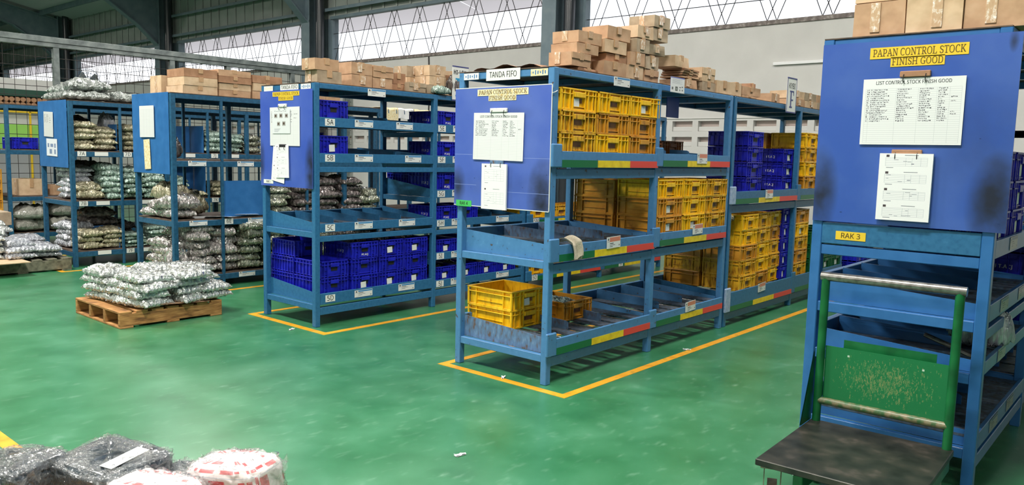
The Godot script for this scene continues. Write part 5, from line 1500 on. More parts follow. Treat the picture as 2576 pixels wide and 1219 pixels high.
func fill_bags():
	# rack with 7A ..: upper shelf
	stack("beige", -10.56, -3.93, 1.434, 5, 0.066, "beige-grey parts bag", "over place label 7A, board side", Vector3(1, 1, 1.0))
	stack("beige", -10.56, -4.19, 1.434, 4, 0.068, "beige-grey parts bag", "over place label 7A, inner side", Vector3(1, 1, 0.98))
	stack("smoke", -11.0, -4.02, 1.434, 4, 0.095, "dark parts bag", "at the back of place 7A", Vector3(0.9, 1, 1.2))
	stack("grey", -10.72, -4.33, 1.70, 1, 0.12, "clear crumpled bag leaning on the blue plate", "by place 7A", Vector3(0.4, 1.2, 0.5))
	stack("beige", -10.56, -4.54, 1.434, 5, 0.062, "pale parts bag", "over place label 7D")
	stack("beige", -10.56, -4.80, 1.434, 4, 0.062, "pale parts bag", "beside the 7D stack")
	stack("mint", -10.54, -5.66, 1.434, 4, 0.07, "mint-silver parts bag", "over place label 7J, first")
	stack("mint", -10.54, -5.92, 1.434, 4, 0.066, "mint-silver parts bag", "over place label 7J, second")
	stack("olive", -10.56, -6.25, 1.434, 3, 0.085, "olive-grey parts bag", "past place 7J on the upper shelf", Vector3(0.9, 1, 1))
	# second shelf
	stack("grey", -10.78, -3.95, 0.824, 6, 0.066, "whitish parts bag", "in the open end over 7B", Vector3(0.85, 1, 0.9))
	stack("beige", -10.55, -4.02, 0.824, 2, 0.085, "beige parts bag", "over place label 7B", Vector3(0.8, 1, 1.1))
	stack("smoke", -10.95, -4.14, 0.824, 5, 0.085, "dark glossy parts bag", "at the back over 7B", Vector3(0.9, 1, 1.2))
	stack("mint", -10.54, -4.26, 0.824, 6, 0.07, "mint-silver parts bag", "beside the thin post over 7B", Vector3(0.9, 1, 0.9))
	stack("mint", -10.54, -4.50, 0.824, 6, 0.064, "mint-silver parts bag", "past the thin post over 7C, first")
	stack("mint", -10.54, -4.78, 0.824, 5, 0.068, "mint-silver parts bag", "past the thin post over 7C, second")
	stack("mint", -10.52, -5.10, 0.824, 4, 0.066, "pale mint parts bag", "in front of the standing blue plate", Vector3(1, 1, 0.8))
	stack("beige", -10.54, -5.40, 0.824, 1, 0.06, "single flat parts bag", "lying beside the standing blue plate")
	stack("beige", -10.54, -5.72, 0.824, 3, 0.06, "pale parts bag", "over place label 7K")
	# bottom shelf
	stack("grey", -10.82, -3.95, 0.202, 4, 0.075, "bluish-white parts bag", "in the open end on the bottom shelf", Vector3(0.9, 1, 1.0))
	stack("beige", -10.53, -3.99, 0.202, 3, 0.075, "brownish parts bag", "on the bottom shelf by the big post", Vector3(0.9, 1, 1.0))
	stack("smoke", -10.9, -4.22, 0.202, 5, 0.09, "dark crinkled parts bag", "at the back of the bottom shelf", Vector3(1, 1, 1.2))
	stack("beige", -10.53, -4.24, 0.202, 4, 0.06, "olive-beige parts bag", "on the bottom shelf by the thin post", Vector3(0.9, 1, 0.9))
	stack("mint", -10.55, -4.52, 0.202, 4, 0.042, "flat greenish parts bag", "over place label 7F")
	stack("mint", -10.55, -4.84, 0.202, 5, 0.048, "flat greenish parts bag", "beside the 7F stack")
	stack("smoke", -10.95, -4.55, 0.202, 3, 0.09, "dark parts bag", "behind the 7F stack")
	# on top of that rack
	for q in [[-11.05, -4.0, 2.042, 1.0, 0.1, "grey bag lowest at the board end"], [-10.56, -4.02, 2.042, 0.95, 1.4, "clear-faced bag at the aisle edge"], [-11.0, -4.05, 2.13, 0.95, 0.3, "grey bag lying on the lowest one"], [-10.72, -4.1, 2.15, 1.25, -0.2, "large glossy bag highest of all"], [-10.55, -4.52, 2.042, 1.0, 0.9, "dull bag trailing off behind the rest"], [-10.5, -4.9, 2.042, 0.6, 0.4, "small dark bag last along the edge"]]:
		bag("clear", Vector3(q[0], q[2], q[1]), q[5] + ", on top of the rack with place 7A", "bags on top of the 7A rack", q[4], Vector3(q[3], 1.0 if q[3] < 1.2 else 1.25, q[3]))
	# middle bag rack
	stack("tube", -8.42, -4.05, 0.152, 4, 0.086, "silver tube bag", "bulging out of the open end of the middle bag rack", Vector3(0.95, 1, 1.0), 0.2)
	stack("tube", -8.20, -3.98, 0.152, 1, 0.16, "short fat tube bag", "at the foot of the corner post, middle bag rack", Vector3(0.8, 1, 0.8))
	stack("tube", -8.17, -4.20, 0.152, 6, 0.086, "silver tube bag", "on the bottom shelf below the papers, first", Vector3(0.95, 1, 0.85), 0.1)
	stack("tube", -8.20, -4.50, 0.152, 5, 0.092, "silver tube bag", "by the dark thin post, bottom shelf below the papers", Vector3(1, 1, 0.95), -0.1)
	stack("olive", -8.17, -4.78, 0.152, 6, 0.086, "olive tube bag", "below place label 6E on the bottom shelf", Vector3(1, 1, 0.95))
	stack("olive", -8.17, -5.08, 0.152, 6, 0.085, "olive tube bag", "on the bottom shelf behind RAK 5's first post", Vector3(1, 1, 1))
	stack("tube", -8.66, -4.3, 0.152, 6, 0.086, "brownish tube bag", "at the back of the bottom shelf, middle bag rack", Vector3(0.9, 1, 1))
	for c in 6:
		stack("smoke" if c != 1 else "olive", -8.17, -5.40 - 0.32 * c, 0.152, 5, 0.088, "dark parts bag", "low on the middle bag rack seen through RAK 5, %s" % ORD[c])
	stack("tube", -8.48, -4.03, 0.747, 2, 0.085, "shiny tube bag", "on the open end of the shelf over the big post", Vector3(1.0, 1, 1.0))
	stack("tube", -8.18, -4.02, 0.747, 2, 0.095, "shiny tube bag", "by the corner post on the paper shelf", Vector3(0.9, 1, 0.9))
	stack("beige", -8.35, -4.05, 0.93, 1, 0.13, "brownish heap of a bag", "highest on the paper shelf at the open end", Vector3(0.9, 1, 0.95))
	stack("beige", -8.55, -4.33, 0.747, 1, 0.2, "limp upright bag", "behind the papers on the shelf")
	for c in 5:
		stack(["olive", "smoke", "smoke", "smoke", "olive"][c], -8.17, -5.15 - 0.33 * c, 0.747, [4, 4, 5, 5, 3][c], 0.082, "dark parts bag", "on the middle shelf seen through RAK 5, %s" % ORD[c])
	stack("smoke", -8.25, -4.02, 1.377, 1, 0.16, "crumpled clear-brown bag", "standing by the post on the shelf over the papers", Vector3(0.5, 1, 0.5))
	# grey sacks low on the rack by the cage
	for q in [[-13.10, 0.222, -4.05, 0.2, "lying at the foot of the rack post"], [-13.05, 0.40, -4.15, -0.3, "slumped over the one by the post"], [-13.05, 0.222, -4.55, 0.1, "underneath in the second heap"], [-13.1, 0.42, -4.6, 0.0, "on top of the second heap"]]:
		bag("sack", Vector3(q[0], q[1], q[2]), "dull grey sack beside the wire cage, " + q[4], "grey sacks by the cage", q[3])
	bag("grey", Vector3(-12.95, 1.422, -4.48), "clear crumpled bag beside the blue crate, rack by the wire cage", "", 0.0, Vector3(0.5, 2.2, 0.7))
	# small bags on RAK 5's cartons and in its crates
	stack("mint", -5.60, -5.36, 2.067, 1, 0.055, "small green-white bag", "at the edge below the carton pile on RAK 5", Vector3(0.28, 1, 0.62))
	stack("smoke", -5.58, -5.56, 2.067, 1, 0.12, "reddish clear bag", "under the blue-letter sign on RAK 5", Vector3(0.25, 1, 0.4))
	for q in [[-5.78, -4.45, 0.66, "first"], [-5.80, -4.76, 0.66, "second"], [-5.80, -5.05, 0.66, "third"]]:
		bag("smoke", Vector3(q[0], q[2], q[1]), "small bag of parts in the %s topmost crate of the 5D shelf" % q[3], "bags in the 5D crates", 0.4, Vector3(0.55, 0.75, 0.7))
	for c in 3:
		bag("beige", Vector3(-5.8, 0.29, -5.47 - 0.305 * c), "small bag of parts in the %s crate of place 5J" % ORD[c], "bags in the 5J crates", 0.4, Vector3(0.6, 1.1, 0.7))
	bag("mint", Vector3(-3.62, 0.34, -4.76), "pale bag of parts in the single crate on the lowest shelf of RAK 4", "", 0.2, Vector3(0.7, 0.9, 0.8))
	bag("beige", Vector3(-3.30, 0.935, -6.86), "clear bag draped over the first yellow stack behind RAK 4", "", 0.1, Vector3(0.6, 0.8, 0.6))
	bag("smoke", Vector3(-3.5, 1.34, -5.0), "dark sheet of plastic over the crates behind the first bay of RAK 4", "", 0.1, Vector3(0.9, 0.5, 0.6))
	bag("grey", Vector3(-0.75, 0.60, -4.5), "torn clear bag hanging out of RAK 3 past the corner post", "", 0.5, Vector3(0.6, 2.2, 0.6))

func build_pallets():
	pallet(Vector3(-7.03, 0, -3.17), 0.92, 0.90, 0.14, mats.wood, "wooden pallet loaded with silver bags on the open floor")
	var sp := [[-7.26, -2.93, 4, "at the corner towards the open floor"], [-6.93, -3.02, 3, "in the middle of the pallet's open side"], [-6.72, -2.99, 4, "at the corner over the stringer end"], [-6.73, -3.35, 4, "along the stringer side"], [-7.18, -3.30, 4, "at the back of the pallet, cage side"], [-6.75, -3.55, 2, "at the far corner by RAK 5"], [-7.0, -3.52, 4, "at the back in the middle of the pallet"]]
	for q in sp:
		stack("silver", q[0], q[1], 0.142, q[2], 0.068, "silver bag of metal tubes", q[3], Vector3(1.0, 1.0, 1.0), PI / 2 * float(int(q[2]) % 2) + 0.15)
	var cbs := MB.new()
	cbs.grid(func(u, v): return Vector3(-0.12 + 0.24 * u, 0.004 + 0.03 * u * v, -0.3 + 0.55 * v + 0.02 * sin(u * 7.0)), 8, 8)
	cbs.grid(func(u, v): return Vector3(0.12 - 0.24 * u, 0.001 + 0.03 * (1.0 - u) * v, -0.3 + 0.55 * v + 0.02 * sin((1.0 - u) * 7.0)), 8, 8)
	tag(obj("cardboard_sheet", cbs.done(), mats.carton, self, Vector3(-6.66, 0.142, -3.2)), "torn cardboard sheet under the silver bags along the pallet edge", "cardboard")
	# the weathered pallet by the cage
	pallet(Vector3(-10.66, 0, -3.14), 1.0, 1.05, 0.15, mats.wood_grey, "weathered grey pallet of bags at the end of the 7A rack")
	for q in [[-10.45, -3.45, 2, "towards the rack post on the grey pallet"], [-10.42, -3.15, 3, "at the aisle edge of the grey pallet"], [-10.50, -2.86, 5, "at the near corner of the grey pallet"], [-10.85, -3.0, 6, "in the middle of the grey pallet"], [-10.9, -3.4, 3, "at the rack end of the grey pallet"]]:
		stack("silver" if q[2] > 4 else "grey", q[0], q[1], 0.152, q[2], 0.07, "silver-white parts bag", q[3])
	carton(-11.4, -11.0, -2.95, -3.3, 0.50, 0.66, "grey wrapped carton riding on the bags of the weathered pallet, upper", "carton_grey", "", 0.0, 0)
	var sh := MB.new()
	sh.box(Vector3(-0.22, 0, -0.4), Vector3(0.22, 0.012, 0.4), 0.002)
	tag(obj("cardboard_sheet", sh.done(), mats.carton_pale, self, Vector3(-10.15, 0.156, -2.75)), "flat cardboard sheet sticking out over the weathered pallet", "cardboard")
	carton(-10.5, -10.18, -2.62, -2.9, 0.0, 0.13, "low carton on the floor at the picture edge by the weathered pallet", "carton_pale", "", 0.0, 0)
	# bundles in the near corner, on a pallet of their own
	pallet(Vector3(-2.717, 0, -0.995), 1.3, 0.9, 0.14, mats.wood, "wooden pallet under the shrink-wrapped bundles in the near corner", 0.742)
	near_bundles()

func pallet(at: Vector3, lx: float, lz: float, h: float, m: Material, label: String, turn := 0.0):
	var t := thing("pallet", label, "pallet", at)
	t.rotation.y = turn
	var X := lx / 2
	var Z := lz / 2
	for k in 4:
		var x := -X + 0.02 + (lx - 0.04) * k / 3.0
		bx("stringer", Vector3(x - 0.02, 0.018, -Z), Vector3(x + 0.02, h - 0.018, Z), m, t, 0.003)
	for k in 7:
		var z := -Z + 0.05 + (lz - 0.1) * k / 6.0
		bx("top_board", Vector3(-X, h - 0.018, z - 0.05), Vector3(X, h, z + 0.05), m, t, 0.003)
	for k in 3:
		var z := -Z + 0.055 + (lz - 0.11) * k / 2.0
		bx("bottom_board", Vector3(-X, 0.0, z - 0.055), Vector3(X, 0.018, z + 0.055), m, t, 0.003)

func near_bundles():
	# a black wrapped bundle, a striped pair and a clear one, heaped near the camera
	var wrap := func(called, label, at, size, m, turn, tilt, sd, stripes):
		var t := thing(called, label, "bundle", at, "")
		t.rotation = Vector3(tilt.x, turn, tilt.y)
		var g := FastNoiseLite.new()
		g.seed = sd
		g.frequency = 5.0
		var S: Vector3 = size
		var shape := func(grow: float, rough: float) -> ArrayMesh:
			var b := MB.new()
			b.grid(func(u, v):
				var th: float = TAU * u
				var ph: float = PI * (v - 0.5)
				var e: float = 0.5 if stripes else 0.32
				var cx := signf(cos(th)) * pow(absf(cos(th)), e)
				var sx := signf(sin(th)) * pow(absf(sin(th)), e)
				var cp := pow(maxf(cos(ph), 0.0), e)
				var q := Vector3(cx * cp * S.x / 2, signf(sin(ph)) * pow(absf(sin(ph)), e) * S.y / 2, sx * cp * S.z / 2)
				var nn := q.normalized()
				return q * (1.0 + grow) + nn * rough * g.get_noise_3dv(q * 6.0) + Vector3(0, S.y / 2, 0), 56, 28)
			return b.done()
		obj("contents", shape.call(0.0, 0.010 if stripes else 0.006), m, t)
		obj("film", shape.call(0.03, 0.035), mats.film, t)
		var ear := MB.new()
		for e in 4:
			var sx: float = -1.0 if e % 2 == 0 else 1.0
			var sz: float = -1.0 if e < 2 else 1.0
			ear.grid(func(u, v): return Vector3(sx * (S.x * 0.44 + 0.05 * v * (1.0 - absf(u - 0.5))), S.y * 0.7 + 0.03 * sin(u * 9.0 + e) * v + 0.015 * v, sz * S.z * (0.08 + 0.38 * u)), 8, 4)
		obj("loose_film", ear.done(), mats.film, t)
		return t
	var pr := Image.create(512, 256, false, Image.FORMAT_RGBA8)
	pr.fill(Color8(226, 218, 218))
	var q := RandomNumberGenerator.new()
	q.seed = 4
	for band in 5:
		var y := 22 + band * 48
		pr.fill_rect(Rect2i(0, y + 34, 512, 3), Color8(190, 196, 206))
		var x := 4
		while x < 500:
			var w := 8 + q.randi() % 16
			if q.randf() < 0.6:
				pr.fill_rect(Rect2i(x, y + (q.randi() % 3) * 6, w, 10 + q.randi() % 12), Color8(206, 70, 76).lerp(Color8(226, 190, 190), q.randf() * 0.5))
			x += w + 3 + q.randi() % 10
	var striped := picture(pr, 0.5)
	var b1: Node3D = wrap.call("wrapped_bundle", "black bundle with a pale label, wrapped tight in clear film", Vector3(-3.06, 0.145, -1.225), Vector3(0.40, 0.18, 0.30), mats.bag_black, 0.27, Vector2(0.10, 0.0), 3, false)
	card("paper_label", b1, Vector3(0.09, 0.1845, 0.0), 0.065, 0.17, plain(Color8(196, 200, 204), 0.5), 0.0).rotation = Vector3(-PI / 2, 0.0, 0.0)
	wrap.call("wrapped_bundle", "dark bundle under loose sparkling film at the picture's very corner", Vector3(-3.27, 0.145, -0.93), Vector3(0.36, 0.18, 0.30), mats.bag_black, 0.5, Vector2(0.0, 0.1), 5, false)
	wrap.call("striped_bundle", "white and red striped bundle lying on top in clear film", Vector3(-2.66, 0.165, -1.52), Vector3(0.36, 0.17, 0.22), striped, 0.3, Vector2(0.05, 0.12), 7, true)
	wrap.call("striped_bundle", "white and red striped bundle lower down beside the black one", Vector3(-2.74, 0.142, -1.235), Vector3(0.34, 0.17, 0.22), striped, 0.35, Vector2(0.0, 0.0), 9, true)
	wrap.call("wrapped_bundle", "small grey bundle squeezed between the black one and the upper striped one", Vector3(-2.86, 0.142, -1.42), Vector3(0.22, 0.12, 0.16), mats.bag_black, 0.4, Vector2(0.0, 0.0), 11, false)

# ---------------------------------------------------------------- trolley
func build_trolley():
	var t := thing("platform_trolley", "green platform trolley with a steel handle bar, parked before RAK 3", "trolley", Vector3(-0.985, 0, -3.455))
	# platform: x -0.35..0.31, z 0.36..-0.36 about its middle
	t.rotation.y = 0.03
	bx("platform", Vector3(-0.316, 0.23, -0.355), Vector3(0.304, 0.258, 0.345), mats.platform, t, 0.003)
	for x in [-0.16, 0.255]:
		bx("side_rail", Vector3(x, 0.165, -0.33), Vector3(x + 0.04, 0.23, 0.33), mats.green_paint, t, 0.003)
	for s in [-0.29, 0.277]:
		var u := MB.new()
		u.tube([Vector3(s, 0.258, -0.345), Vector3(s, 0.955, -0.355)], 0.0195, 14)
		obj("upright", u.done(), mats.green_paint, t)
	var hb := MB.new()
	hb.tube([Vector3(-0.312, 0.962, -0.355), Vector3(0.302, 0.962, -0.355)], 0.0215, 16)
	obj("handle_bar", hb.done(), mats.bare_steel, t)
	var cb := MB.new()
	cb.tube([Vector3(-0.285, 0.36, -0.345), Vector3(0.272, 0.36, -0.345)], 0.0175, 14)
	obj("cross_tube", cb.done(), mats.worn_tube, t)
	# scratched back panel, with a folded edge behind it
	var im := Image.create(512, 256, false, Image.FORMAT_RGBA8)
	im.fill(Color8(28, 118, 70))
	var r := RandomNumberGenerator.new()
	r.seed = 5
	for k in 900:
		var c := Color8(146, 146, 96).lerp(Color8(96, 140, 88), r.randf())
		var x := int(256 + r.randfn(0.0, 90.0))
		var y := int(120 + r.randfn(0.0, 44.0))
		var tall := int(absf(r.randfn(0.0, 9.0))) + 2
		for j in tall:
			var xx := x + int(j * r.randf_range(-0.3, 0.3))
			if xx > 40 and xx < 480 and y + j > 8 and y + j < 240:
				im.fill_rect(Rect2i(xx, y + j, 1 + r.randi() % 3, 1), c)
	for k in 220:
		im.set_pixel(r.randi() % 512, r.randi() % 256, Color8(130, 150, 110))
	for q in [[96, 30], [398, 36]]:
		im.fill_rect(Rect2i(q[0], q[1], 9, 9), Color8(196, 214, 196))
	card("back_panel", t, Vector3(0.0, 0.497, -0.362), 0.545, 0.262, picture(im, 0.35), 0.0, 0.0, 0.003)
	bx("panel_flange", Vector3(-0.2, 0.56, -0.40), Vector3(0.2, 0.66, -0.396), mats.green_paint, t, 0.0)
	var gs := MB.new()
	var a := Vector3(-0.336, 0.25, -0.15)
	for o in [0.0, 0.004]:
		gs.out_poly([Vector3(-0.32 + o, 0.258, -0.2), Vector3(-0.32 + o, 0.258, -0.35), Vector3(-0.32 + o, 0.62, -0.35)], Vector3(-0.32 + o + (1.0 if o == 0.0 else -1.0), 0.4, -0.3), Vector3(1, 0, 0))
	obj("side_gusset", gs.done(), mats.green_paint, t)
	# casters
	for q in [[-0.262, 0.28, 0.35], [0.23, 0.26, -0.3], [-0.24, -0.22, 0.2], [0.24, -0.24, 0.0]]:
		var cn := Node3D.new()
		cn.name = "caster"
		t.add_child(cn, true)
		cn.position = Vector3(q[0], 0, q[1])
		cn.rotation.y = q[2]
		bx("mount_plate", Vector3(-0.05, 0.222, -0.05), Vector3(0.05, 0.23, 0.05), mats.zinc, cn)
		for s in [-1.0, 1.0]:
			var f := MB.new()
			var xx: float = s * 0.032
			for o in [0.0, 0.004 * s]:
				f.out_poly([Vector3(xx + o, 0.222, 0.045), Vector3(xx + o, 0.222, -0.045), Vector3(xx + o, 0.075, -0.055), Vector3(xx + o, 0.06, -0.02)], Vector3(xx + (0.5 if o == 0.0 else -0.5) * s, 0.15, 0), Vector3(1, 0, 0))
			f.box(Vector3(minf(xx, xx + 0.004 * s), 0.06, -0.02), Vector3(maxf(xx, xx + 0.004 * s), 0.222, 0.02))
			obj("fork", f.done(), mats.zinc, cn)
		var wl := MB.new()
		wl.tube([Vector3(-0.02, 0.075, -0.03), Vector3(-0.014, 0.075, -0.03), Vector3(0.014, 0.075, -0.03), Vector3(0.02, 0.075, -0.03)], 0.075, 24)
		obj("wheel", wl.done(), mats.zinc, cn)

# ---------------------------------------------------------------- smaller things
func build_small_things():
	# hanging signs on the racks' edges
	var s1 := thing("rack_sign", "white sign with a blue letter on a stick, at the top of RAK 5", "sign", Vector3(-5.535, 2.03, -5.60))
	card("panel", s1, Vector3(0, 0.155, 0), 0.22, 0.33, mats.white, PI / 2, 0.0, 0.006)
	for q in [[0.0, -0.115, 0.0, -0.1], [0.0, 0.1, 0.0, 0.115]]:
		pass
	lettering("HI-LEX", 0.042, mats.ink, s1, Vector3(0.001, 0.262, 0.012), PI / 2, "Droid Sans", 0.17, 700)
	lettering("I", 0.17, mats.cyan, s1, Vector3(0.001, 0.11, 0.02), PI / 2, "Droid Serif", 0.1, 700)
	for y in [-0.008, 0.317]:
		bx("edge_strip", Vector3(-0.004, y - 0.006, -0.112), Vector3(0.002, y + 0.006, 0.112), mats.navy, s1, 0.0)
	var s2 := thing("rack_sign", "narrow white sign with a grey letter F, on the rack behind RAK 4", "sign", Vector3(-3.07, 1.985, -7.74))
	card("panel", s2, Vector3(0, 0.165, 0), 0.23, 0.34, mats.white, PI / 2, 0.0, 0.006)
	lettering("KYBI", 0.05, mats.ink, s2, Vector3(0.001, 0.255, 0.0), PI / 2, "Droid Sans", 0.15, 400)
	lettering("F", 0.16, mats.navy, s2, Vector3(0.001, 0.12, 0.0), PI / 2, "Droid Serif", 0.1, 700)
	for y in [0.0, 0.33]:
		bx("edge_strip", Vector3(-0.004, y - 0.006, -0.117), Vector3(0.002, y + 0.006, 0.117), mats.navy, s2, 0.0)
	for z in [-0.115, 0.109]:
		bx("edge_strip", Vector3(-0.004, 0.0, z), Vector3(0.002, 0.33, z + 0.006), mats.navy, s2, 0.0)
	var im := Image.create(128, 128, false, Image.FORMAT_RGBA8)
	im.fill(Color8(228, 230, 232))
	im.fill_rect(Rect2i(0, 0, 128, 10), Color8(110, 120, 190))
	for k in 5:
		im.fill_rect(Rect2i(16, 18 + k * 8, 90 - (k % 2) * 20, 2), Color8(130, 134, 150))
	im.fill_rect(Rect2i(44, 78, 22, 36), Color8(60, 70, 66))
	im.fill_rect(Rect2i(50, 88, 10, 18), Color8(150, 154, 150))
	for q in [[12, 84, 14, 22], [80, 78, 16, 8], [102, 72, 12, 10], [82, 98, 8, 14], [104, 98, 10, 12]]:
		im.fill_rect(Rect2i(q[0], q[1], q[2], q[3]), Color8(90, 94, 104))
	var s3 := card("picture_card", self, Vector3(-3.05, 2.063, -5.442), 0.215, 0.115, picture(im, 0.4, true), PI / 2, 0.0, 0.002)
	tag(s3, "small card of part drawings on RAK 4's top beam below the flattened cartons", "sign")
	var s4 := card("stock_card", self, Vector3(-3.075, 2.025, -4.71), 0.2, 0.062, mats.tag_blue, PI / 2, 0.0, 0.002)
	tag(s4, "small blue-headed label with handwriting on RAK 4's top beam", "label")
	var s5 := card("stock_card", self, Vector3(-5.545, 2.02, -4.56), 0.2, 0.062, mats.tag_blue, PI / 2, 0.0, 0.002)
	tag(s5, "small grey printed label on RAK 5's top beam", "label")
	# glove over the rail
	var gl := MB.new()
	gl.grid(func(u, v):
		var s: float = v
		var w: float = 0.045 + 0.012 * sin(u * 9.0)
		var yy: float = 0.02 * sin(PI * minf(1.0, s * 2.2)) - maxf(0.0, s - 0.45) * 0.2
		var xx: float = -0.09 + minf(s, 0.5) * 0.26 + 0.03 * maxf(0.0, s - 0.5)
		return Vector3(xx + 0.012 * sin(u * TAU), yy + 0.014 * sin(u * TAU), (u - 0.5) * 2.0 * w + 0.01 * sin(s * 6.0)), 18, 20)
	gl.grid(func(u, v):
		var s: float = v
		var w: float = 0.044
		var yy: float = -0.016 + 0.02 * sin(PI * minf(1.0, s * 2.2)) - maxf(0.0, s - 0.45) * 0.19
		var xx: float = -0.09 + minf(s, 0.5) * 0.25 + 0.03 * maxf(0.0, s - 0.5)
		return Vector3(xx, yy, (0.5 - u) * 2.0 * w + 0.01 * sin(s * 6.0)), 18, 20)
	tag(obj("work_glove", gl.done(), mats.cloth, self, Vector3(-3.10, 0.945, -4.22)), "off-white cloth glove draped over RAK 4's middle rail", "glove")
	# papers on the bag rack shelf
	for q in [[-8.10, 0.748, -4.30, 0.2], [-8.04, 0.755, -4.40, -0.3], [-8.08, 0.76, -4.62, 0.1], [-8.06, 0.768, -4.72, -0.15]]:
		var pp := MB.new()
		pp.grid(func(u, v): return Vector3(-0.1 + 0.2 * u, 0.004 + 0.014 * sin(u * 4.0 + q[3] * 9.0) * v, -0.14 + 0.28 * v), 6, 6)
		pp.grid(func(u, v): return Vector3(0.1 - 0.2 * u, 0.003 + 0.014 * sin((1.0 - u) * 4.0 + q[3] * 9.0) * v, -0.14 + 0.28 * v), 6, 6)
		var po := obj("loose_paper", pp.done(), mats.paper, self, Vector3(q[0], q[1], q[2]))
		po.rotation.y = q[3]
		tag(po, "loose paper on the shelf with label 6E, %s" % {0.2: "beside the shiny bags", -0.3: "curled over the rail by the shiny bags", 0.1: "past the thin post", -0.15: "on top past the thin post"}[q[3]], "paper")
	for q in [[-6.75, 0.20, "label_cream", "first"], [-7.02, 0.13, "paper", "second"], [-7.3, 0.2, "label_cream", "third"]]:
		var dr := MB.new()
		var hang: float = q[1]
		dr.grid(func(u, v): return Vector3(-0.25 + minf(v, 0.5) * 0.52, 0.01 - maxf(0.0, v - 0.5) * 2.0 * hang, 0.13 - 0.27 * u + 0.01 * sin(v * 6.0)) + Vector3(0.006 * sin(u * 12.0), 0.006 * sin(u * 9.0), 0), 10, 12)
		dr.grid(func(u, v): return Vector3(-0.25 + minf(v, 0.5) * 0.516, 0.007 - maxf(0.0, v - 0.5) * 2.0 * hang, -0.14 + 0.27 * u + 0.01 * sin(v * 6.0)) + Vector3(0.006 * sin((1.0 - u) * 12.0), 0.006 * sin((1.0 - u) * 9.0), 0), 10, 12)
		tag(obj("draped_sheet", dr.done(), mats[q[2]], self, Vector3(-7.955, 2.066, q[0])), "pale sheet draped over the top edge of the middle bag rack, %s of three" % q[3], "sheet")
	# scraps on the floor
	for q in [[-2.66, -2.73, "near the middle of the open floor"], [-2.92, -5.55, "between RAK 4's post and the yellow line"], [-1.33, -3.68, "in the aisle before the trolley"], [-5.62, -3.72, "just outside the yellow line of RAK 5"], [-3.42, -3.92, "inside the yellow line of RAK 4"]]:
		var sc := MB.new()
		sc.grid(func(u, v): return Vector3(-0.03 + 0.06 * u, 0.003 + 0.008 * sin(u * 5.0 + v * 3.0) * sin(u * 5.0 + v * 3.0), -0.014 + 0.028 * v * (0.5 + u * 0.5)), 5, 4)
		sc.grid(func(u, v): return Vector3(0.03 - 0.06 * u, 0.002, -0.014 + 0.028 * v * (0.5 + (1.0 - u) * 0.5)), 5, 4)
		var so := obj("paper_scrap", sc.done(), mats.paper, self, Vector3(q[0], 0.0, q[1]))
		so.rotation.y = q[0] * 3.0
		tag(so, "pale scrap of paper lying on the floor " + q[2], "scrap")
	# wire cage before the windows
	var cg := thing("wire_cage", "tall wire mesh cage frame running to the window wall", "cage", Vector3(-14.2, 0, -7.0))
	bx("top_rail", Vector3(-0.06, 3.13, -3.95), Vector3(0.06, 3.22, 4.4), mats.cage, cg, 0.004)
	bx("top_rail", Vector3(-0.05, 3.06, -3.95), Vector3(0.05, 3.125, 4.4), mats.cage, cg, 0.004)
	for z in [4.3, 2.05, 0.12, -0.98, -2.4, -3.8]:
		bx("post", Vector3(-0.045, 0.0, z - 0.09), Vector3(0.045, 3.06, z), mats.cage, cg, 0.004)
	var ms := MB.new()
	var z := -3.9
	while z < 4.3:
		ms.tube([Vector3(0, 0.1, z), Vector3(0, 3.07, z)], 0.005, 4)
		z += 0.155
	var y := 0.1
	while y < 3.05:
		ms.tube([Vector3(0.004, y, -3.95), Vector3(0.004, y, 4.3)], 0.005, 4)
		y += 0.155
	var mo := obj("wire_mesh", ms.done(), mats.bar, cg)
	mo.set_meta("kind", "stuff")
	# things beyond the cage
	var mg := thing("machine_guard", "lime green machine panel with yellow rails, behind the rack by the cage", "machine", Vector3(-17.0, 0, -5.4))
	bx("panel", Vector3(-0.1, 1.3, -0.62), Vector3(0.0, 1.86, 0.5), mats.lime, mg, 0.01)
	bx("base", Vector3(-0.12, 0.0, -0.64), Vector3(0.0, 1.3, 0.52), mats.grey, mg, 0.01)
	for yy in [2.08]:
		bx("rail", Vector3(0.01, yy, -0.65), Vector3(0.04, yy + 0.04, 0.6), mats.yellow_rail, mg, 0.004)
	for zz in [-0.65, -0.1, 0.55]:
		bx("rail_post", Vector3(0.01, 0.0, zz), Vector3(0.04, 2.12, zz + 0.035), mats.yellow_rail, mg, 0.004)
	slab("wall_partition", Vector3(-17.75, 0, -6.35), Vector3(-17.6, 2.765, -2.6), mats.wall, "low white partition wall beyond the wire cage")
	var gc := thing("roll_shelf", "dark green shelf packed with brown rolls on the white partition past the cage", "shelf", Vector3(-17.45, 2.2, -4.5))
	bx("board", Vector3(-0.13, 0.21, -1.75), Vector3(0.06, 0.345, 1.75), mats.dark_green, gc, 0.004)
	bx("board", Vector3(-0.13, -0.03, -1.75), Vector3(0.06, 0.01, 1.75), mats.dark_green, gc, 0.004)
	var rl := MB.new()
	rl.tube([Vector3(-0.12, 0, 0), Vector3(0.05, 0, 0)], 0.047, 10)
	var rlm := rl.done()
	for k in 36:
		for r in 2:
			obj("brown_roll", rlm, mats.carton_red, gc, Vector3(jit(0.012), 0.058 + 0.095 * r, -1.68 + 0.096 * k))
	# wall fan
	var fn := thing("wall_fan", "round wall fan with a rusty wire guard by the dark downpipe", "fan", Vector3(-27.3, 3.28, -10.55))
	fn.rotation = Vector3(0, 0.75, 0)
	var gd := MB.new()
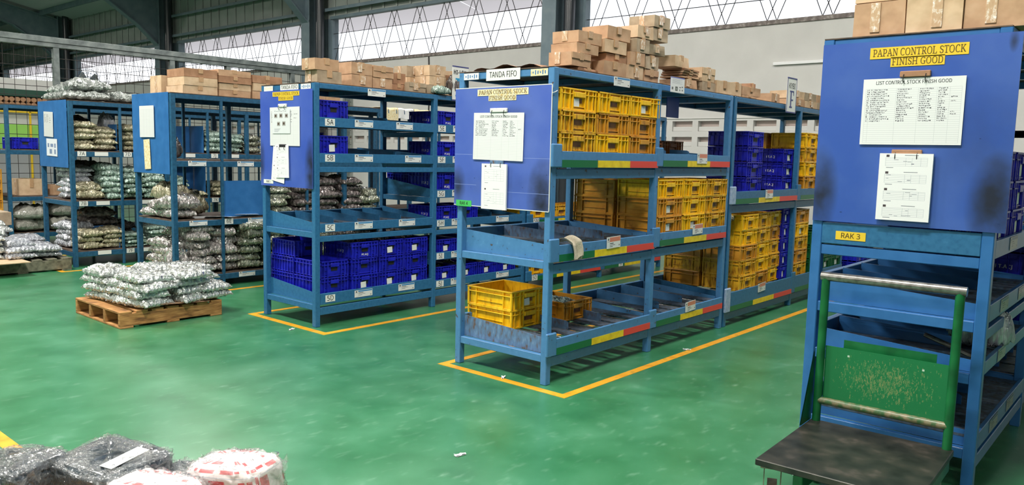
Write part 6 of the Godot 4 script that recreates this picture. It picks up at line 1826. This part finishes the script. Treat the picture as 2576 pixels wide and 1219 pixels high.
	for rr in [0.12, 0.24, 0.36]:
		for dz in [0.09, -0.03]:
			var pts := []
			for k in 25:
				var a := TAU * k / 24.0
				pts.append(Vector3(cos(a) * rr, 0.3 + sin(a) * rr, dz * (1.0 - rr * 0.9)))
			gd.tube(pts, 0.006, 4)
	for k in 18:
		var a := TAU * k / 18.0
		gd.tube([Vector3(0, 0.3, 0.1), Vector3(cos(a) * 0.24, 0.3 + sin(a) * 0.24, 0.07), Vector3(cos(a) * 0.37, 0.3 + sin(a) * 0.37, 0.02)], 0.004, 4)
	obj("guard", gd.done(), mats.rust, fn)
	var hub := MB.new()
	hub.tube([Vector3(0, 0.3, -0.22), Vector3(0, 0.3, 0.06)], 0.075, 12)
	obj("motor", hub.done(), mats.pipe, fn)
	for k in 3:
		var bl := MB.new()
		var a := TAU * k / 3.0 + 0.4
		bl.grid(func(u, v): return Vector3(cos(a + (u - 0.5) * 0.8) * (0.06 + 0.26 * v), 0.3 + sin(a + (u - 0.5) * 0.8) * (0.06 + 0.26 * v), 0.03 * (u - 0.5)), 6, 4)
		obj("blade", bl.done(), mats.grey, fn)
	var bk := MB.new()
	bk.tube([Vector3(0, 0.3, -0.2), Vector3(0, 0.12, -0.26), Vector3(0, 0.05, -0.45)], 0.03, 8)
	obj("bracket", bk.done(), mats.pipe, fn)
	# camera bracket, cable and trunking on the wall
	var cc := thing("wall_camera", "small dark camera on a bracket on the back wall behind the cage", "camera", Vector3(-24.3, 2.95, -10.98))
	bx("plate", Vector3(-0.08, -0.12, 0.0), Vector3(0.08, 0.14, 0.02), mats.pipe, cc)
	bx("arm", Vector3(-0.02, 0.05, 0.02), Vector3(0.02, 0.09, 0.28), mats.pipe, cc)
	bx("housing", Vector3(-0.07, 0.0, 0.2), Vector3(0.07, 0.13, 0.52), mats.pipe, cc, 0.02)
	var cab := MB.new()
	cab.tube([Vector3(0, 2.2, 0), Vector3(0.02, 2.8, 0.0), Vector3(-0.01, 3.42, 0.0)], 0.012, 6)
	tag(obj("wall_cable", cab.done(), mats.bar, self, Vector3(-11.75, 0, -10.985)), "thin dark cable running down the back wall above RAK 5's cartons", "cable")
	var tk := MB.new()
	tk.box(Vector3(-0.55, -0.02, -0.0), Vector3(0.75, 0.02, 0.03), 0.004)
	tag(obj("cable_trunking", tk.done(), mats.paper, self, Vector3(-4.1, 2.87, -10.995)), "white horizontal trunking on the back wall near the KYBI sign side", "trunking")
	# bar leaning in RAK 3, hanging plate under RAK 4's second bay top
	var br := MB.new()
	br.tube([Vector3(-0.95, 0.655, -4.3), Vector3(-0.66, 0.60, -4.16)], 0.012, 8)
	tag(obj("steel_rod", br.done(), mats.bare_steel, self), "bright steel rod lying across the shelves of RAK 3", "rod")
	var hp := MB.new()
	hp.box(Vector3(-0.004, -0.15, -0.1), Vector3(0.004, 0.02, 0.1), 0.0)
	tag(obj("hanging_plate", hp.done(), mats.board, self, Vector3(-3.4, 2.0, -6.0)), "small blue plate hanging under the top of RAK 4's second bay", "plate")
